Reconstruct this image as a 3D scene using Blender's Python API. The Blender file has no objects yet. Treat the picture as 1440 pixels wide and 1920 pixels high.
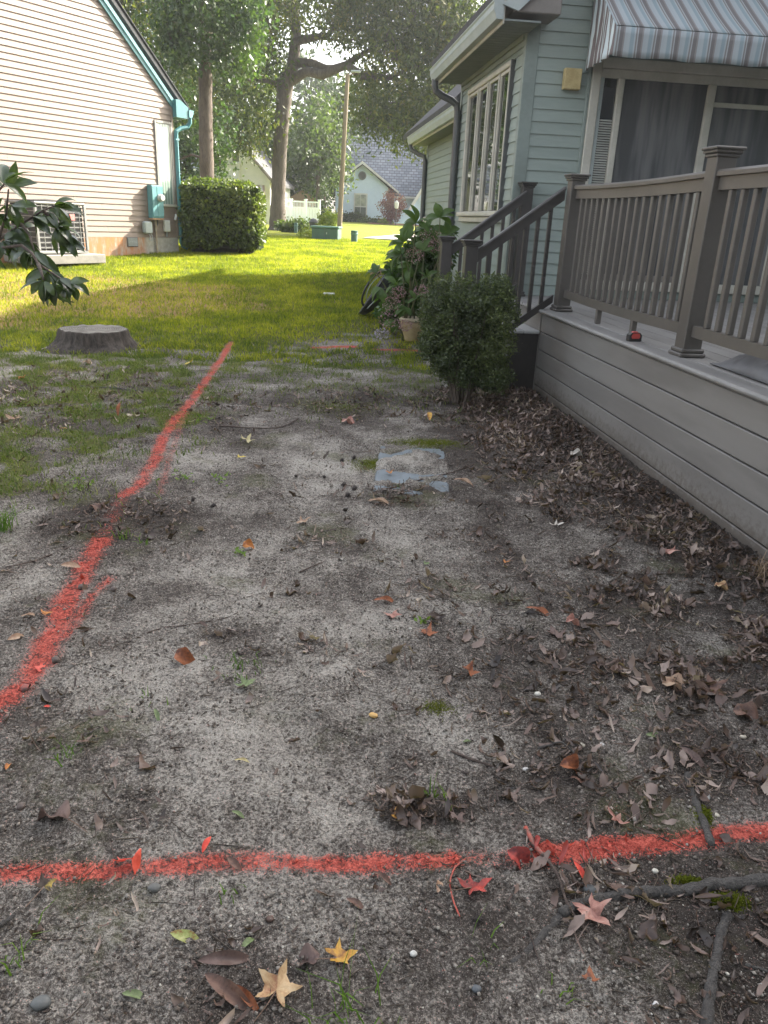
import bpy, math, random
import numpy as np
R = math.radians
scene = bpy.context.scene
COL = scene.collection

# ---------------------------------------------------------------- camera
CAM_F, CAM_H, PITCH, ROLL = 1430.0, 1.35, R(21.0), R(2.58)
def _rx(a):
    c, s = math.cos(a), math.sin(a); return np.array([[1,0,0],[0,c,-s],[0,s,c]])
def _rz(a):
    c, s = math.cos(a), math.sin(a); return np.array([[c,-s,0],[s,c,0],[0,0,1]])
CM = _rx(math.pi/2-PITCH) @ _rz(ROLL)
from mathutils import Matrix, Vector
cam_d = bpy.data.cameras.new('camera'); cam = bpy.data.objects.new('camera', cam_d); COL.objects.link(cam)
cam_d.sensor_fit = 'VERTICAL'; cam_d.sensor_height = 32.0; cam_d.lens = CAM_F/1920*32.0
cam_d.clip_start = 0.05; cam_d.clip_end = 2000
mw = Matrix.Identity(4)
for i in range(3):
    for j in range(3): mw[i][j] = CM[i][j]
mw[2][3] = CAM_H
cam.matrix_world = mw
scene.camera = cam

# ---------------------------------------------------------------- light
SUN_AZ, SUN_EL = 53.0, 32.0          # azimuth clockwise from +Y
world = bpy.data.worlds.new('World'); scene.world = world; world.use_nodes = True
wn = world.node_tree.nodes; wl = world.node_tree.links
bg = wn.get('Background') or wn.new('ShaderNodeBackground')
sky = wn.new('ShaderNodeTexSky'); sky.sky_type = 'NISHITA'; sky.sun_disc = False
sky.sun_elevation = R(SUN_EL); sky.sun_rotation = R(SUN_AZ)
sky.air_density = 1.0; sky.dust_density = 3.0; sky.ozone_density = 1.0
hsv = wn.new('ShaderNodeHueSaturation'); hsv.inputs['Saturation'].default_value = .42
tintn = wn.new('ShaderNodeMix'); tintn.data_type = 'RGBA'; tintn.blend_type = 'MULTIPLY'; tintn.inputs[0].default_value = 1.0; tintn.inputs[7].default_value = (1.03, 1.0, .965, 1)
wl.new(sky.outputs[0], hsv.inputs['Color']); wl.new(hsv.outputs[0], tintn.inputs[6]); wl.new(tintn.outputs[2], bg.inputs[0]); bg.inputs[1].default_value = 0.15
out = wn.get('World Output') or wn.new('ShaderNodeOutputWorld')
wl.new(bg.outputs[0], out.inputs[0])
sd = bpy.data.lights.new('sun', 'SUN'); sd.energy = 4.9; sd.angle = R(0.6); sd.color = (1.0, 0.93, 0.80)
sun = bpy.data.objects.new('sun', sd); COL.objects.link(sun)
_sv = Vector((math.sin(R(SUN_AZ))*math.cos(R(SUN_EL)), math.cos(R(SUN_AZ))*math.cos(R(SUN_EL)), math.sin(R(SUN_EL))))
sun.rotation_euler = _sv.to_track_quat('Z', 'Y').to_euler()
sun.location = (30, 20, 30)
vs = scene.view_settings
vs.view_transform = 'Standard'; vs.look = 'None'; vs.gamma = 1; vs.use_curve_mapping = False; vs.exposure = 2.08
scene.cycles.volume_bounces = 0; scene.cycles.volume_step_rate = 4; scene.cycles.max_bounces = 8; scene.cycles.transparent_max_bounces = 8

HAZE = .0011
# ---------------------------------------------------------------- helpers
rng = np.random.default_rng(7); random.seed(7)
def _hash(ix, iy, s):
    h = (ix.astype(np.int64)*374761393 + iy.astype(np.int64)*668265263 + s*1442695041) & 0xffffffff
    h = ((h ^ (h >> 13))*1274126177) & 0xffffffff
    return (h ^ (h >> 16)) & 0xffffffff
def pn(x, y, s=0):
    x = np.asarray(x, float); y = np.asarray(y, float)
    xi = np.floor(x); yi = np.floor(y); fx = x-xi; fy = y-yi
    u = fx*fx*fx*(fx*(fx*6-15)+10); v = fy*fy*fy*(fy*(fy*6-15)+10)
    def g(dx, dy):
        a = _hash(xi+dx, yi+dy, s)/4294967296.0*2*math.pi
        return np.cos(a)*(fx-dx)+np.sin(a)*(fy-dy)
    a = g(0,0)*(1-u)+g(1,0)*u; b = g(0,1)*(1-u)+g(1,1)*u
    return (a*(1-v)+b*v)*1.5
def fbm(x, y, o=4, s=0):
    r = 0; a = 1
    for i in range(o):
        r = r+pn(np.asarray(x)*2**i, np.asarray(y)*2**i, s+i*17)*a; a *= .5
    return r
def sm(a, b, x):
    t = np.clip((np.asarray(x, float)-a)/(b-a), 0, 1); return t*t*(3-2*t)

YG = [0, 7.5, 10, 15, 18, 26, 33, 42, 50, 60, 100, 400]
ZG = [0, 0, .13, .36, .50, .65, .73, 1.0, 1.12, 1.25, 1.4, 1.4]
def G0(x, y): return np.interp(y, YG, ZG)
def G(x, y):
    x = np.asarray(x, float); y = np.asarray(y, float)
    near = 1-sm(7, 13, y)
    z = G0(x, y)+.012*fbm(x*.9, y*.9, 2, 3)+near*.007*fbm(x*4, y*4, 2, 11)
    m = sm(1.25, 1.9, x+.12*(y-3))*near          # leaf mould banked against the deck
    return z+m*.03*sm(0, 2.4, y)
def ray(u, v): return CM @ np.array([(u-720)/CAM_F, (960-v)/CAM_F, -1.0])
def gnd(u, v):
    d = ray(u, v); z = 0.0; p = None
    for _ in range(12):
        t = (z-CAM_H)/d[2]; p = d*t; z = .5*z+.5*float(G(p[0], p[1]))
    return float(p[0]), float(p[1])
def at(u, v, Y):
    d = ray(u, v); t = Y/d[1]; return Vector((d[0]*t, Y, CAM_H+d[2]*t))

def mesh(name, V, F):
    m = bpy.data.meshes.new(name)
    m.from_pydata([tuple(map(float, v)) for v in V], [], [tuple(int(i) for i in f) for f in F]); m.update(); return m
def mesh_np(name, V, F, smooth=False):
    V = np.asarray(V, np.float32); F = np.asarray(F, np.int32)
    m = bpy.data.meshes.new(name); n, k = F.shape
    m.vertices.add(len(V)); m.vertices.foreach_set('co', V.ravel())
    m.loops.add(n*k); m.loops.foreach_set('vertex_index', F.ravel())
    m.polygons.add(n); m.polygons.foreach_set('loop_start', np.arange(0, n*k, k, dtype=np.int32))
    m.polygons.foreach_set('loop_total', np.full(n, k, np.int32))
    if smooth: m.polygons.foreach_set('use_smooth', np.ones(n, bool))
    m.update(calc_edges=True); return m
def obj(name, me, mt=None, parent=None, kind=None, loc=None):
    o = bpy.data.objects.new(name, me); COL.objects.link(o)
    if mt is not None and me is not None and not me.materials: me.materials.append(mt)
    if parent is not None: o.parent = parent
    if kind: o['kind'] = kind
    if loc is not None: o.location = loc
    return o
def tag(o, label, cat, group=None):
    o['label'] = label; o['category'] = cat
    if group: o['group'] = group
    return o
def thing(name, label, cat, loc=(0,0,0), rz=0, group=None):
    o = bpy.data.objects.new(name, None); COL.objects.link(o); o.empty_display_size = .2
    o.location = loc; o.rotation_euler = (0, 0, rz)
    return tag(o, label, cat, group)

class MB:
    def __init__(s): s.V = []; s.F = []
    def add(s, V, F):
        b = len(s.V); s.V += [tuple(v) for v in V]; s.F += [tuple(i+b for i in f) for f in F]; return s
    def box(s, x, y, z, c=0.0):
        x0, x1 = min(x), max(x); y0, y1 = min(y), max(y); z0, z1 = min(z), max(z)
        if c <= 0:
            V = [(x0,y0,z0),(x1,y0,z0),(x1,y1,z0),(x0,y1,z0),(x0,y0,z1),(x1,y0,z1),(x1,y1,z1),(x0,y1,z1)]
            return s.add(V, [(3,2,1,0),(4,5,6,7),(0,1,5,4),(1,2,6,5),(2,3,7,6),(3,0,4,7)])
        # chamfered box: 24 corners
        c = min(c, (x1-x0)*.45, (y1-y0)*.45, (z1-z0)*.45); V = []; idx = {}
        for i, X in enumerate((x0, x1)):
            for j, Y in enumerate((y0, y1)):
                for k, Z in enumerate((z0, z1)):
                    sx, sy, sz = (c if i == 0 else -c), (c if j == 0 else -c), (c if k == 0 else -c)
                    idx[i,j,k,0] = len(V); V.append((X, Y+sy, Z+sz))
                    idx[i,j,k,1] = len(V); V.append((X+sx, Y, Z+sz))
                    idx[i,j,k,2] = len(V); V.append((X+sx, Y+sy, Z))
        F = []
        for i in (0,1):
            q = [idx[i,0,0,0], idx[i,1,0,0], idx[i,1,1,0], idx[i,0,1,0]]; F.append(q if i else q[::-1])
            q = [idx[0,i,0,1], idx[0,i,1,1], idx[1,i,1,1], idx[1,i,0,1]]; F.append(q if i else q[::-1])
            q = [idx[0,0,i,2], idx[1,0,i,2], idx[1,1,i,2], idx[0,1,i,2]]; F.append(q if i else q[::-1])
        for i in (0,1):
            for j in (0,1):
                q = [idx[i,j,0,0], idx[i,j,1,0], idx[i,j,1,1], idx[i,j,0,1]]; F.append(q if (i ^ j) else q[::-1])
                q = [idx[i,0,j,0], idx[i,1,j,0], idx[i,1,j,2], idx[i,0,j,2]]; F.append(q[::-1] if (i ^ j) else q)
                q = [idx[0,i,j,1], idx[1,i,j,1], idx[1,i,j,2], idx[0,i,j,2]]; F.append(q if (i ^ j) else q[::-1])
                for k in (0,1):
                    q = [idx[i,j,k,0], idx[i,j,k,1], idx[i,j,k,2]]; F.append(q if ((i+j+k) % 2) else q[::-1])
        return s.add(V, F)
    def prism(s, prof, axis, a, b):
        """prof: list of 2D points; axis 'x': prof=(y,z); 'y': prof=(x,z); 'z': prof=(x,y)"""
        n = len(prof)
        def P(p, t):
            return (t, p[0], p[1]) if axis == 'x' else ((p[0], t, p[1]) if axis == 'y' else (p[0], p[1], t))
        V = [P(p, a) for p in prof]+[P(p, b) for p in prof]
        F = [tuple(range(n))[::-1], tuple(range(n, 2*n))]+[(i, (i+1) % n, n+(i+1) % n, n+i) for i in range(n)]
        return s.add(V, F)
    def tube(s, pts, rad, n=8, cap=True):
        pts = [Vector(p) for p in pts]
        if not hasattr(rad, '__len__'): rad = [rad]*len(pts)
        V = []; F = []; up = Vector((0, 0, 1)); pr = None
        for i, p in enumerate(pts):
            d = (pts[min(i+1, len(pts)-1)]-pts[max(i-1, 0)]).normalized()
            if pr is None:
                a = d.cross(up)
                if a.length < .2: a = d.cross(Vector((1, 0, 0)))
            else: a = pr-d*pr.dot(d)
            a.normalize(); pr = a; b = d.cross(a)
            for k in range(n):
                t = 2*math.pi*k/n; V.append(p+(a*math.cos(t)+b*math.sin(t))*rad[i])
        for i in range(len(pts)-1):
            for k in range(n): F.append((i*n+k, i*n+(k+1) % n, (i+1)*n+(k+1) % n, (i+1)*n+k))
        if cap: F.append(tuple(range(n))[::-1]); F.append(tuple(range((len(pts)-1)*n, len(pts)*n)))
        return s.add(V, F)
    def lathe(s, prof, n=24, c=(0,0,0)):
        V = [(c[0]+r*math.cos(2*math.pi*k/n), c[1]+r*math.sin(2*math.pi*k/n), c[2]+z) for r, z in prof for k in range(n)]
        F = [(i*n+k, i*n+(k+1) % n, (i+1)*n+(k+1) % n, (i+1)*n+k) for i in range(len(prof)-1) for k in range(n)]
        return s.add(V, F)
    def build(s, name, mt, parent=None, kind=None, smooth=False, label=None):
        m = mesh(name, s.V, s.F)
        if smooth: m.polygons.foreach_set('use_smooth', np.ones(len(m.polygons), bool))
        o = obj(name, m, mt, parent, kind)
        if label: o['label'] = label
        return o
def box(name, mt, parent, x, y, z, c=0.0, label=None): return MB().box(x, y, z, c).build(name, mt, parent, label=label)
def copy_tree(o, parent=None):
    c = o.copy(); COL.objects.link(c)
    if parent is not None: c.parent = parent
    for ch in list(o.children): copy_tree(ch, c)
    return c

# ---------------------------------------------------------------- materials
class NT:
    def __init__(s, name):
        s.m = bpy.data.materials.new(name); s.m.use_nodes = True
        s.t = s.m.node_tree; s.n = s.t.nodes; s.b = s.n.get('Principled BSDF'); s.o = s.n.get('Material Output')
    def node(s, ty, **kw):
        nd = s.n.new(ty)
        for k, v in kw.items():
            if k.startswith('i_'):
                key = k[2:]; key = int(key) if key.isdigit() else key.replace('_', ' ')
                if hasattr(v, 'is_output') : s.t.links.new(v, nd.inputs[key])
                else: nd.inputs[key].default_value = v
            else: setattr(nd, k, v)
        return nd
    def link(s, a, b): s.t.links.new(a, b)
    def pos(s): return s.node('ShaderNodeNewGeometry').outputs['Position']
    def objc(s): return s.node('ShaderNodeTexCoord').outputs['Object']
    def noise(s, vec, scale, detail=3, rough=.55, dist=0):
        nd = s.node('ShaderNodeTexNoise'); s.link(vec, nd.inputs['Vector'])
        nd.inputs['Scale'].default_value = scale; nd.inputs['Detail'].default_value = detail
        nd.inputs['Roughness'].default_value = rough; nd.inputs['Distortion'].default_value = dist
        return nd.outputs[0]
    def math(s, op, a, b=None, clamp=False):
        nd = s.node('ShaderNodeMath', operation=op, use_clamp=clamp)
        for i, v in enumerate((a, b)):
            if v is None: continue
            if hasattr(v, 'is_output'): s.link(v, nd.inputs[i])
            else: nd.inputs[i].default_value = v
        return nd.outputs[0]
    def mix(s, f, a, b, mode='MIX'):
        nd = s.node('ShaderNodeMix', data_type='RGBA', blend_type=mode)
        for k, v in ((0, f), (6, a), (7, b)):
            if hasattr(v, 'is_output'): s.link(v, nd.inputs[k])
            else: nd.inputs[k].default_value = v if k == 0 else (*v[:3], 1)
        return nd.outputs[2]
    def ramp(s, f, stops, interp='LINEAR'):
        nd = s.node('ShaderNodeValToRGB'); s.link(f, nd.inputs[0]); cr = nd.color_ramp; cr.interpolation = interp
        while len(cr.elements) < len(stops): cr.elements.new(.5)
        for e, (p, c) in zip(cr.elements, stops):
            e.position = p; e.color = (c, c, c, 1) if not hasattr(c, '__len__') else (*c[:3], 1)
        return nd.outputs[0]
    def step(s, f, a, b):
        nd = s.node('ShaderNodeMapRange', interpolation_type='SMOOTHSTEP'); s.link(f, nd.inputs[0])
        nd.inputs[1].default_value = a; nd.inputs[2].default_value = b; return nd.outputs[0]
    def bump(s, h, strength=.3, dist=.01):
        nd = s.node('ShaderNodeBump'); s.link(h, nd.inputs['Height'])
        nd.inputs['Strength'].default_value = strength; nd.inputs['Distance'].default_value = dist
        s.link(nd.outputs[0], s.b.inputs['Normal'])
    def color(s, c):
        if hasattr(c, 'is_output'): s.link(c, s.b.inputs['Base Color'])
        else: s.b.inputs['Base Color'].default_value = (*c[:3], 1)
def pmat(name, c, c2=None, rough=.6, scale=8, bump=0, bscale=60, metal=0, detail=4, stretch=None, spec=None):
    """two-tone weathered surface"""
    t = NT(name); v = t.objc()
    if stretch:
        mp = t.node('ShaderNodeMapping'); t.link(v, mp.inputs[0]); mp.inputs['Scale'].default_value = stretch; v = mp.outputs[0]
    c2 = c2 or tuple(x*.82 for x in c)
    n = t.noise(v, scale, detail); n2 = t.noise(v, scale*9, 3)
    f = t.math('ADD', t.math('MULTIPLY', n, .7), t.math('MULTIPLY', n2, .3))
    t.color(t.mix(t.step(f, .35, .65), c, c2))
    t.b.inputs['Roughness'].default_value = rough; t.b.inputs['Metallic'].default_value = metal
    if spec is not None: t.b.inputs['Specular IOR Level'].default_value = spec
    if bump: t.bump(t.noise(v, bscale, 3), bump, .004)
    return t.m
def leafmat(name, cols, trans=.35, rough=.5, big=.6, spec=.35, isl=True):
    t = NT(name); f = t.node('ShaderNodeNewGeometry').outputs['Random Per Island'] if isl else t.noise(t.objc(), 30)
    n = t.noise(t.pos(), big, 2)
    f2 = t.math('ADD', t.math('MULTIPLY', f, .6), t.math('MULTIPLY', t.step(n, .3, .7), .4))
    k = len(cols); c = t.ramp(f2, [(i/(k-1) if k > 1 else 0, q) for i, q in enumerate(cols)])
    t.color(c); t.b.inputs['Roughness'].default_value = rough; t.b.inputs['Specular IOR Level'].default_value = spec
    tr = t.node('ShaderNodeBsdfTranslucent')
    tc = t.mix(1.0, c, (1.5, 1.7, .6), 'MULTIPLY'); t.link(tc, tr.inputs[0])
    mx = t.node('ShaderNodeMixShader'); mx.inputs[0].default_value = trans
    t.link(t.b.outputs[0], mx.inputs[1]); t.link(tr.outputs[0], mx.inputs[2]); t.link(mx.outputs[0], t.o.inputs[0])
    return t.m

# ---------------------------------------------------------------- leaf / blade clouds (numpy)
def rand_unit(n):
    v = rng.normal(size=(n, 3)); return v/np.linalg.norm(v, axis=1, keepdims=True)
def leaf_cloud(name, C, L, W, droop=0.0, flat=0.0, fold=0.0):
    """rhombic leaves at C; L length, W width; droop pulls tips down; flat keeps blades level"""
    n = len(C); d = rand_unit(n); d[:, 2] = d[:, 2]*(1-flat)-droop; d /= np.linalg.norm(d, axis=1, keepdims=True)
    r = rand_unit(n); r[:, 2] += flat*2.0
    s = np.cross(d, r); s /= np.linalg.norm(s, axis=1, keepdims=True)+1e-9
    nn = np.cross(s, d)
    l = (L*(.6+.8*rng.random(n)))[:, None]; w = l*(W/L)*.5
    V = np.empty((n, 4, 3)); V[:, 0] = C; V[:, 1] = C+d*l*.45+s*w+nn*fold*w; V[:, 2] = C+d*l; V[:, 3] = C+d*l*.45-s*w+nn*fold*w
    return V.reshape(-1, 3), np.arange(n*4).reshape(-1, 4)
# ---------------------------------------------------------------- ground sheet
def axis(segs):
    """segs: list of (start, end, step_a, step_b)"""
    r = []
    for a, b, s0, s1 in segs:
        x = a
        while x < b-1e-9:
            r.append(x); t = (x-a)/(b-a); x += s0+(s1-s0)*t
    r.append(segs[-1][1]); return np.array(r)
AX = axis([(-130, -60, 30, 20), (-60, -12, 12, 1.0), (-12, -5, .5, .06), (-5, -1.45, .05, .012), (-1.45, 1.6, .0085, .0085), (1.6, 2.3, .012, .04), (2.3, 8, .1, 1), (8, 60, 2, 12), (60, 130, 25, 30)])
AY = axis([(-30, -2, 5, 1), (-2, .6, .3, .02), (.6, 3.0, .008, .011), (3.0, 9, .012, .035), (9, 20, .05, .2), (20, 60, .4, 1.5), (60, 160, 5, 30)])
GX, GY = np.meshgrid(AX, AY)
near = 1-sm(9, 14, GY)

PL = {
 'a': [(-60,1380),(0,1325),(45,1280),(75,1235),(100,1180),(125,1130),(150,1085),(172,1040),(190,1015)],
 'a2': [(205,1085),(175,1115),(150,1150),(120,1200)],
 'b': [(232,930),(262,908),(288,868),(305,825),(322,795),(345,770),(365,745),(385,715),(402,690),(420,665),(434,642)],
 'b2': [(300,925),(318,860),(338,800),(358,762)],
 'g': [(190,1015),(205,985),(215,960),(232,930)],
 'c': [(-60,1642),(40,1637),(130,1635),(230,1634),(330,1624),(450,1616),(560,1618),(680,1622),(780,1618),(850,1612)],
 'c2': [(880,1608),(940,1612),(1000,1604)],
 'd': [(1020,1600),(1080,1600),(1150,1592),(1230,1585),(1310,1574),(1390,1562),(1500,1550)],
 'e': [(590,652),(625,650),(662,650)],
 'e2': [(705,655),(745,656),(790,658)],
}
PWID = {'a': .056, 'a2': .032, 'b': .045, 'b2': .03, 'g': .05, 'c': .030, 'c2': .026, 'd': .033, 'e': .06, 'e2': .06}
PAMP = {'g': .48, 'a': 1.0, 'a2': .72, 'b': 1.0, 'b2': .5, 'c': 1.0, 'c2': .62, 'd': 1.2, 'e': 1.25, 'e2': .95}
PLW = {k: [gnd(*p) for p in v] for k, v in PL.items()}
def paint_at(x, y):
    x = np.asarray(x, float); y = np.asarray(y, float); r = np.zeros_like(x)
    for k, pts in PLW.items():
        d = np.full(x.shape, 9.0)
        for (ax, ay), (bx, by) in zip(pts[:-1], pts[1:]):
            vx, vy = bx-ax, by-ay; t = np.clip(((x-ax)*vx+(y-ay)*vy)/(vx*vx+vy*vy+1e-9), 0, 1)
            d = np.minimum(d, np.hypot(x-ax-t*vx, y-ay-t*vy))
        w = PWID[k]*(1+.25*pn(x*7, y*7, 5))
        r = np.maximum(r, .74*PAMP[k]*(1-sm(.10, 1.60, d/w)))
    return r*(1-.35*sm(.0, .6, fbm(x*9, y*9, 2, 91)))
def blob(x, y, cx, cy, rx, ry, s=0):
    q = np.hypot((x-cx)/rx, (y-cy)/ry)+.35*fbm(x/rx*1.7, y/rx*1.7, 2, s)
    return 1-sm(.6, 1.15, q)

def grass_at(x, y):
    """how much grass grows here, 0..1"""
    n = fbm(x*1.1, y*.9, 3, 31); n2 = fbm(x*3.2, y*3.2, 2, 37)
    lawn = sm(7.6, 10.5, y+.5*n+1.1*sm(.0, -2.2, x)-.7*sm(-.4, .6, x))
    left = sm(-.85, -1.9, x+.45*n+.17*(y-4)*0)*sm(2.6, 4.2, y+.5*n)*(.25+.75*sm(-.3, .35, n2))*.85
    midp = sm(4.8, 7.6, y+.5*n)*(.30+.55*sm(-.15, .4, n2))
    return np.clip(np.maximum(np.maximum(lawn, left), midp*.75), 0, 1)*(1-.75*blob(x, y, 1.9, 7, 1.2, 3, 3))
def dry_at(x, y):
    return np.clip(blob(x, y, -4.4, 10.8, 2.9, 2.0, 8)+.9*blob(x, y, -6.2, 10.2, 2.2, 3.0, 9)+.5*blob(x, y, -1.5, 21, 2.6, 1.2, 12), 0, 1)
def litter_at(x, y):
    n = fbm(x*2.1, y*2.1, 3, 51); n2 = fbm(x*5, y*5, 2, 57)
    edge = 2.04*0+(1.72-.122*(y-3.1))          # deck foot line
    d = edge-x                                  # distance in front of the deck
    wdt = .18+.95*sm(2.2, 4.6, y)*(1-sm(6.2, 7.2, y))
    a = 1-sm(.35, 1.15, (d-.05)/wdt+.25*n)
    b = .46*blob(x, y, .62, 2.35, .62, .75, 61)*(.5+.5*sm(-.2, .4, n))
    c = 1.0*blob(x, y, .12, 1.50, .17, .075, 63)+.6*blob(x, y, .42, 2.25, .14, .12, 66)+.6*blob(x, y, .55, 1.68, .15, .08, 68)
    e = .36*blob(x, y, .55, 1.62, .3, .3, 65)
    h = .55*blob(x, y, -1.22, 3.25, .3, .32, 67)
    i = .5*blob(x, y, .05, 3.75, .3, .2, 69)
    j = .42*blob(x, y, -.2, 2.2, .12, .08, 71)
    k = .46*blob(x, y, .80, 1.85, .5, .32, 73)+.36*blob(x, y, .62, 1.28, .35, .22, 75)
    m = .30*blob(x, y, -.3, 3.05, .22, .14, 101)+.34*blob(x, y, -.28, 2.15, .16, .07, 103)+.3*blob(x, y, -.55, 2.3, .12, .08, 105)+.30*blob(x, y, .1, 5.9, 1.3, .6, 77)+.3*blob(x, y, -1.0, 1.75, .25, .2, 107)+.3*blob(x, y, -2.3, 5.6, 1.3, 1.3, 79)
    w1 = .74*sm(-.15, .75, x-.10*(y-1.2)+.25*n)*sm(1.1, 1.6, y)*(1-sm(5.2, 6.4, y))*sm(-.22, .42, fbm(x*3.3+5, y*2.6, 3, 151))
    w2 = .17*sm(-.05, .5, fbm(x*2.6, y*2.2+9, 3, 157))*sm(6.5, 4.5, y)
    w3 = .42*sm(.25, .9, x)*(1-sm(1.2, 1.6, y))*sm(-.2, .4, fbm(x*4, y*4, 3, 161))
    r = np.maximum(np.maximum(a, w1), np.maximum(w2, w3))
    for q in (b, c, e, h, i, j, k, m): r = np.maximum(r, q)
    return np.clip(r*(.75+.5*sm(-.3, .4, n2)), 0, 1)*(1-sm(8, 9, y))
def sand_at(x, y):
    n = fbm(x*1.3+3, y*1.3, 3, 81)
    path = blob(x, y, -.15, 2.6, .75, 2.6, 83)
    return np.clip(.48+.28*path+.45*n-.12*sm(1.75, 1.25, y)-.30*litter_at(x, y), 0, 1)

LIT = litter_at(GX, GY)*near; SAND = sand_at(GX, GY); GRS = grass_at(GX, GY); PNT = paint_at(GX, GY)*near; DRY = dry_at(GX, GY)
Z = G(GX, GY)
rough_n = near*(.35+.65*(1-sm(3.5, 8, GY)))
Z += rough_n*(.0050*fbm(GX*11, GY*13, 3, 21)+.0042*fbm(GX*38, GY*46, 3, 23))
clod = sm(.25, .8, pn(GX*30, GY*30, 27)+.4*pn(GX*70, GY*70, 29))
Z += rough_n*clod*(.0065+.006*(1-SAND))
Z -= rough_n*.012*sm(.3, .9, pn(GX*2.6+.3*pn(GX*9, GY*9, 4), GY*3.4, 45))   # scuffed hollows
Z += LIT*rough_n*.006
# slab is bedded in: soil lies across its middle
PAV = (.15, 4.23)
_pm = blob(GX, GY, PAV[0]+.08, PAV[1]+.02, .30, .22, 47)
_in = (np.abs(GX-PAV[0]) < .21) & (np.abs(GY-PAV[1]) < .45)
Z = np.where(_in, np.minimum(Z, .004+G(GX, GY)*.0)-.015+.028*_pm+.026*sm(-.45, .25, fbm(GX*6, GY*6, 3, 2))+.004*fbm(GX*30, GY*30, 2, 2), Z)
GV = np.stack([GX.ravel(), GY.ravel(), Z.ravel()], 1)
nx, ny = len(AX), len(AY)
ii = (np.arange(ny-1)[:, None]*nx+np.arange(nx-1)[None, :]).ravel()
GF = np.stack([ii, ii+1, ii+nx+1, ii+nx], 1)
gm = mesh_np('ground', GV, GF, True)
for nm, arr in (('sand', SAND), ('litter', LIT), ('grass', GRS), ('paint', PNT), ('dry', DRY)):
    a = gm.attributes.new(nm, 'FLOAT', 'POINT'); a.data.foreach_set('value', arr.ravel().astype(np.float32))

def ground_mat():
    t = NT('ground_soil'); p = t.pos()
    A = lambda n: t.node('ShaderNodeAttribute', attribute_name=n).outputs['Fac']
    fine = t.noise(p, 330, 2, .6); fine2 = t.noise(p, 120, 4, .75); mid = t.noise(p, 26, 6, .7); big = t.noise(p, 3.2, 4, .6)
    f = t.math('ADD', t.math('MULTIPLY', fine2, .9), t.math('MULTIPLY', mid, .75))
    f = t.math('ADD', f, t.math('MULTIPLY', t.math('SUBTRACT', big, .5), 1.1)); f = t.math('ADD', f, .17)
    f = t.math('ADD', f, t.math('MULTIPLY', A('sand'), .45))
    f = t.math('SUBTRACT', f, t.math('MULTIPLY', A('litter'), .35))
    f = t.math('ADD', t.math('MULTIPLY', t.math('SUBTRACT', fine2, .5), 1.3), f)
    c = t.ramp(t.step(f, .80, 1.90), [(0, (.060, .050, .043)), (.28, (.155, .137, .120)), (.55, (.325, .30, .262)), (1, (.54, .505, .445))])
    # single grains, pale and dark
    c = t.mix(t.math('MULTIPLY', t.step(fine, .60, .70), .6), c, (.52, .49, .44))
    c = t.mix(t.math('MULTIPLY', t.step(fine, .45, .36), .5), c, (.040, .032, .027))
    vo = t.node('ShaderNodeTexVoronoi', feature='F1', i_Scale=62.0); t.link(p, vo.inputs['Vector'])
    vr = t.node('ShaderNodeSeparateColor'); t.link(vo.outputs['Color'], vr.inputs[0])
    sp = t.math('MULTIPLY', t.step(vo.outputs['Distance'], .26, .16), t.math('GREATER_THAN', vr.outputs[0], .80))
    c = t.mix(t.math('MULTIPLY', sp, .85), c, (.045, .033, .026))
    sp2 = t.math('MULTIPLY', t.step(vo.outputs['Distance'], .20, .12), t.math('LESS_THAN', vr.outputs[0], .05))
    c = t.mix(sp2, c, (.56, .53, .46))
    # moss film
    ms = t.step(t.math('ADD', t.noise(p, 2.1, 3), t.math('MULTIPLY', t.noise(p, 40, 3), .25)), .68, .82)
    c = t.mix(t.math('MULTIPLY', ms, .45), c, (.105, .115, .045))
    # turf soil
    g = A('grass'); gf = t.math('ADD', g, t.math('SUBTRACT', t.noise(p, 26, 4), .5))
    gc = t.ramp(t.noise(p, 45, 4, .7), [(.3, (.055, .055, .022)), (.55, (.13, .145, .035)), (.75, (.23, .21, .09))])
    c = t.mix(t.math('MULTIPLY', t.step(gf, .25, .75), .9), c, gc)
    far = t.node('ShaderNodeSeparateXYZ'); t.link(p, far.inputs[0])
    fg = t.step(far.outputs[1], 14, 24)
    c = t.mix(t.math('MULTIPLY', fg, .85), c, t.ramp(t.noise(p, 9, 5, .75), [(.3, (.11, .14, .018)), (.5, (.21, .245, .024)), (.72, (.34, .33, .06))]))
    dc = t.ramp(t.noise(p, 38, 4, .7), [(.3, (.20, .12, .055)), (.7, (.44, .30, .155))])
    c = t.mix(t.math('MULTIPLY', t.step(t.math('ADD', A('dry'), t.math('SUBTRACT', t.noise(p, 9, 3), .5)), .3, .75), .8), c, dc)
    # marking paint sprayed on the grains
    pf = t.math('ADD', A('paint'), t.math('MULTIPLY', t.math('SUBTRACT', t.math('ADD', t.math('MULTIPLY', fine2, .55), t.math('MULTIPLY', fine, .45)), .5), 3.4))
    pcol = t.ramp(t.math('ADD', t.math('MULTIPLY', fine2, .7), t.math('MULTIPLY', mid, .3)), [(.36, (.17, .045, .036)), (.48, (.50, .085, .062)), (.62, (.80, .19, .14))])
    c = t.mix(t.math('MULTIPLY', t.step(pf, .30, .72), .93), c, pcol)
    t.color(c); t.b.inputs['Roughness'].default_value = .95; t.b.inputs['Specular IOR Level'].default_value = .15
    h = t.math('ADD', t.math('MULTIPLY', fine2, .7), t.math('MULTIPLY', fine, .45)); h = t.math('ADD', h, mid)
    t.bump(h, .95, .016)
    return t.m
obj('ground', gm, ground_mat(), kind='structure')
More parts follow.
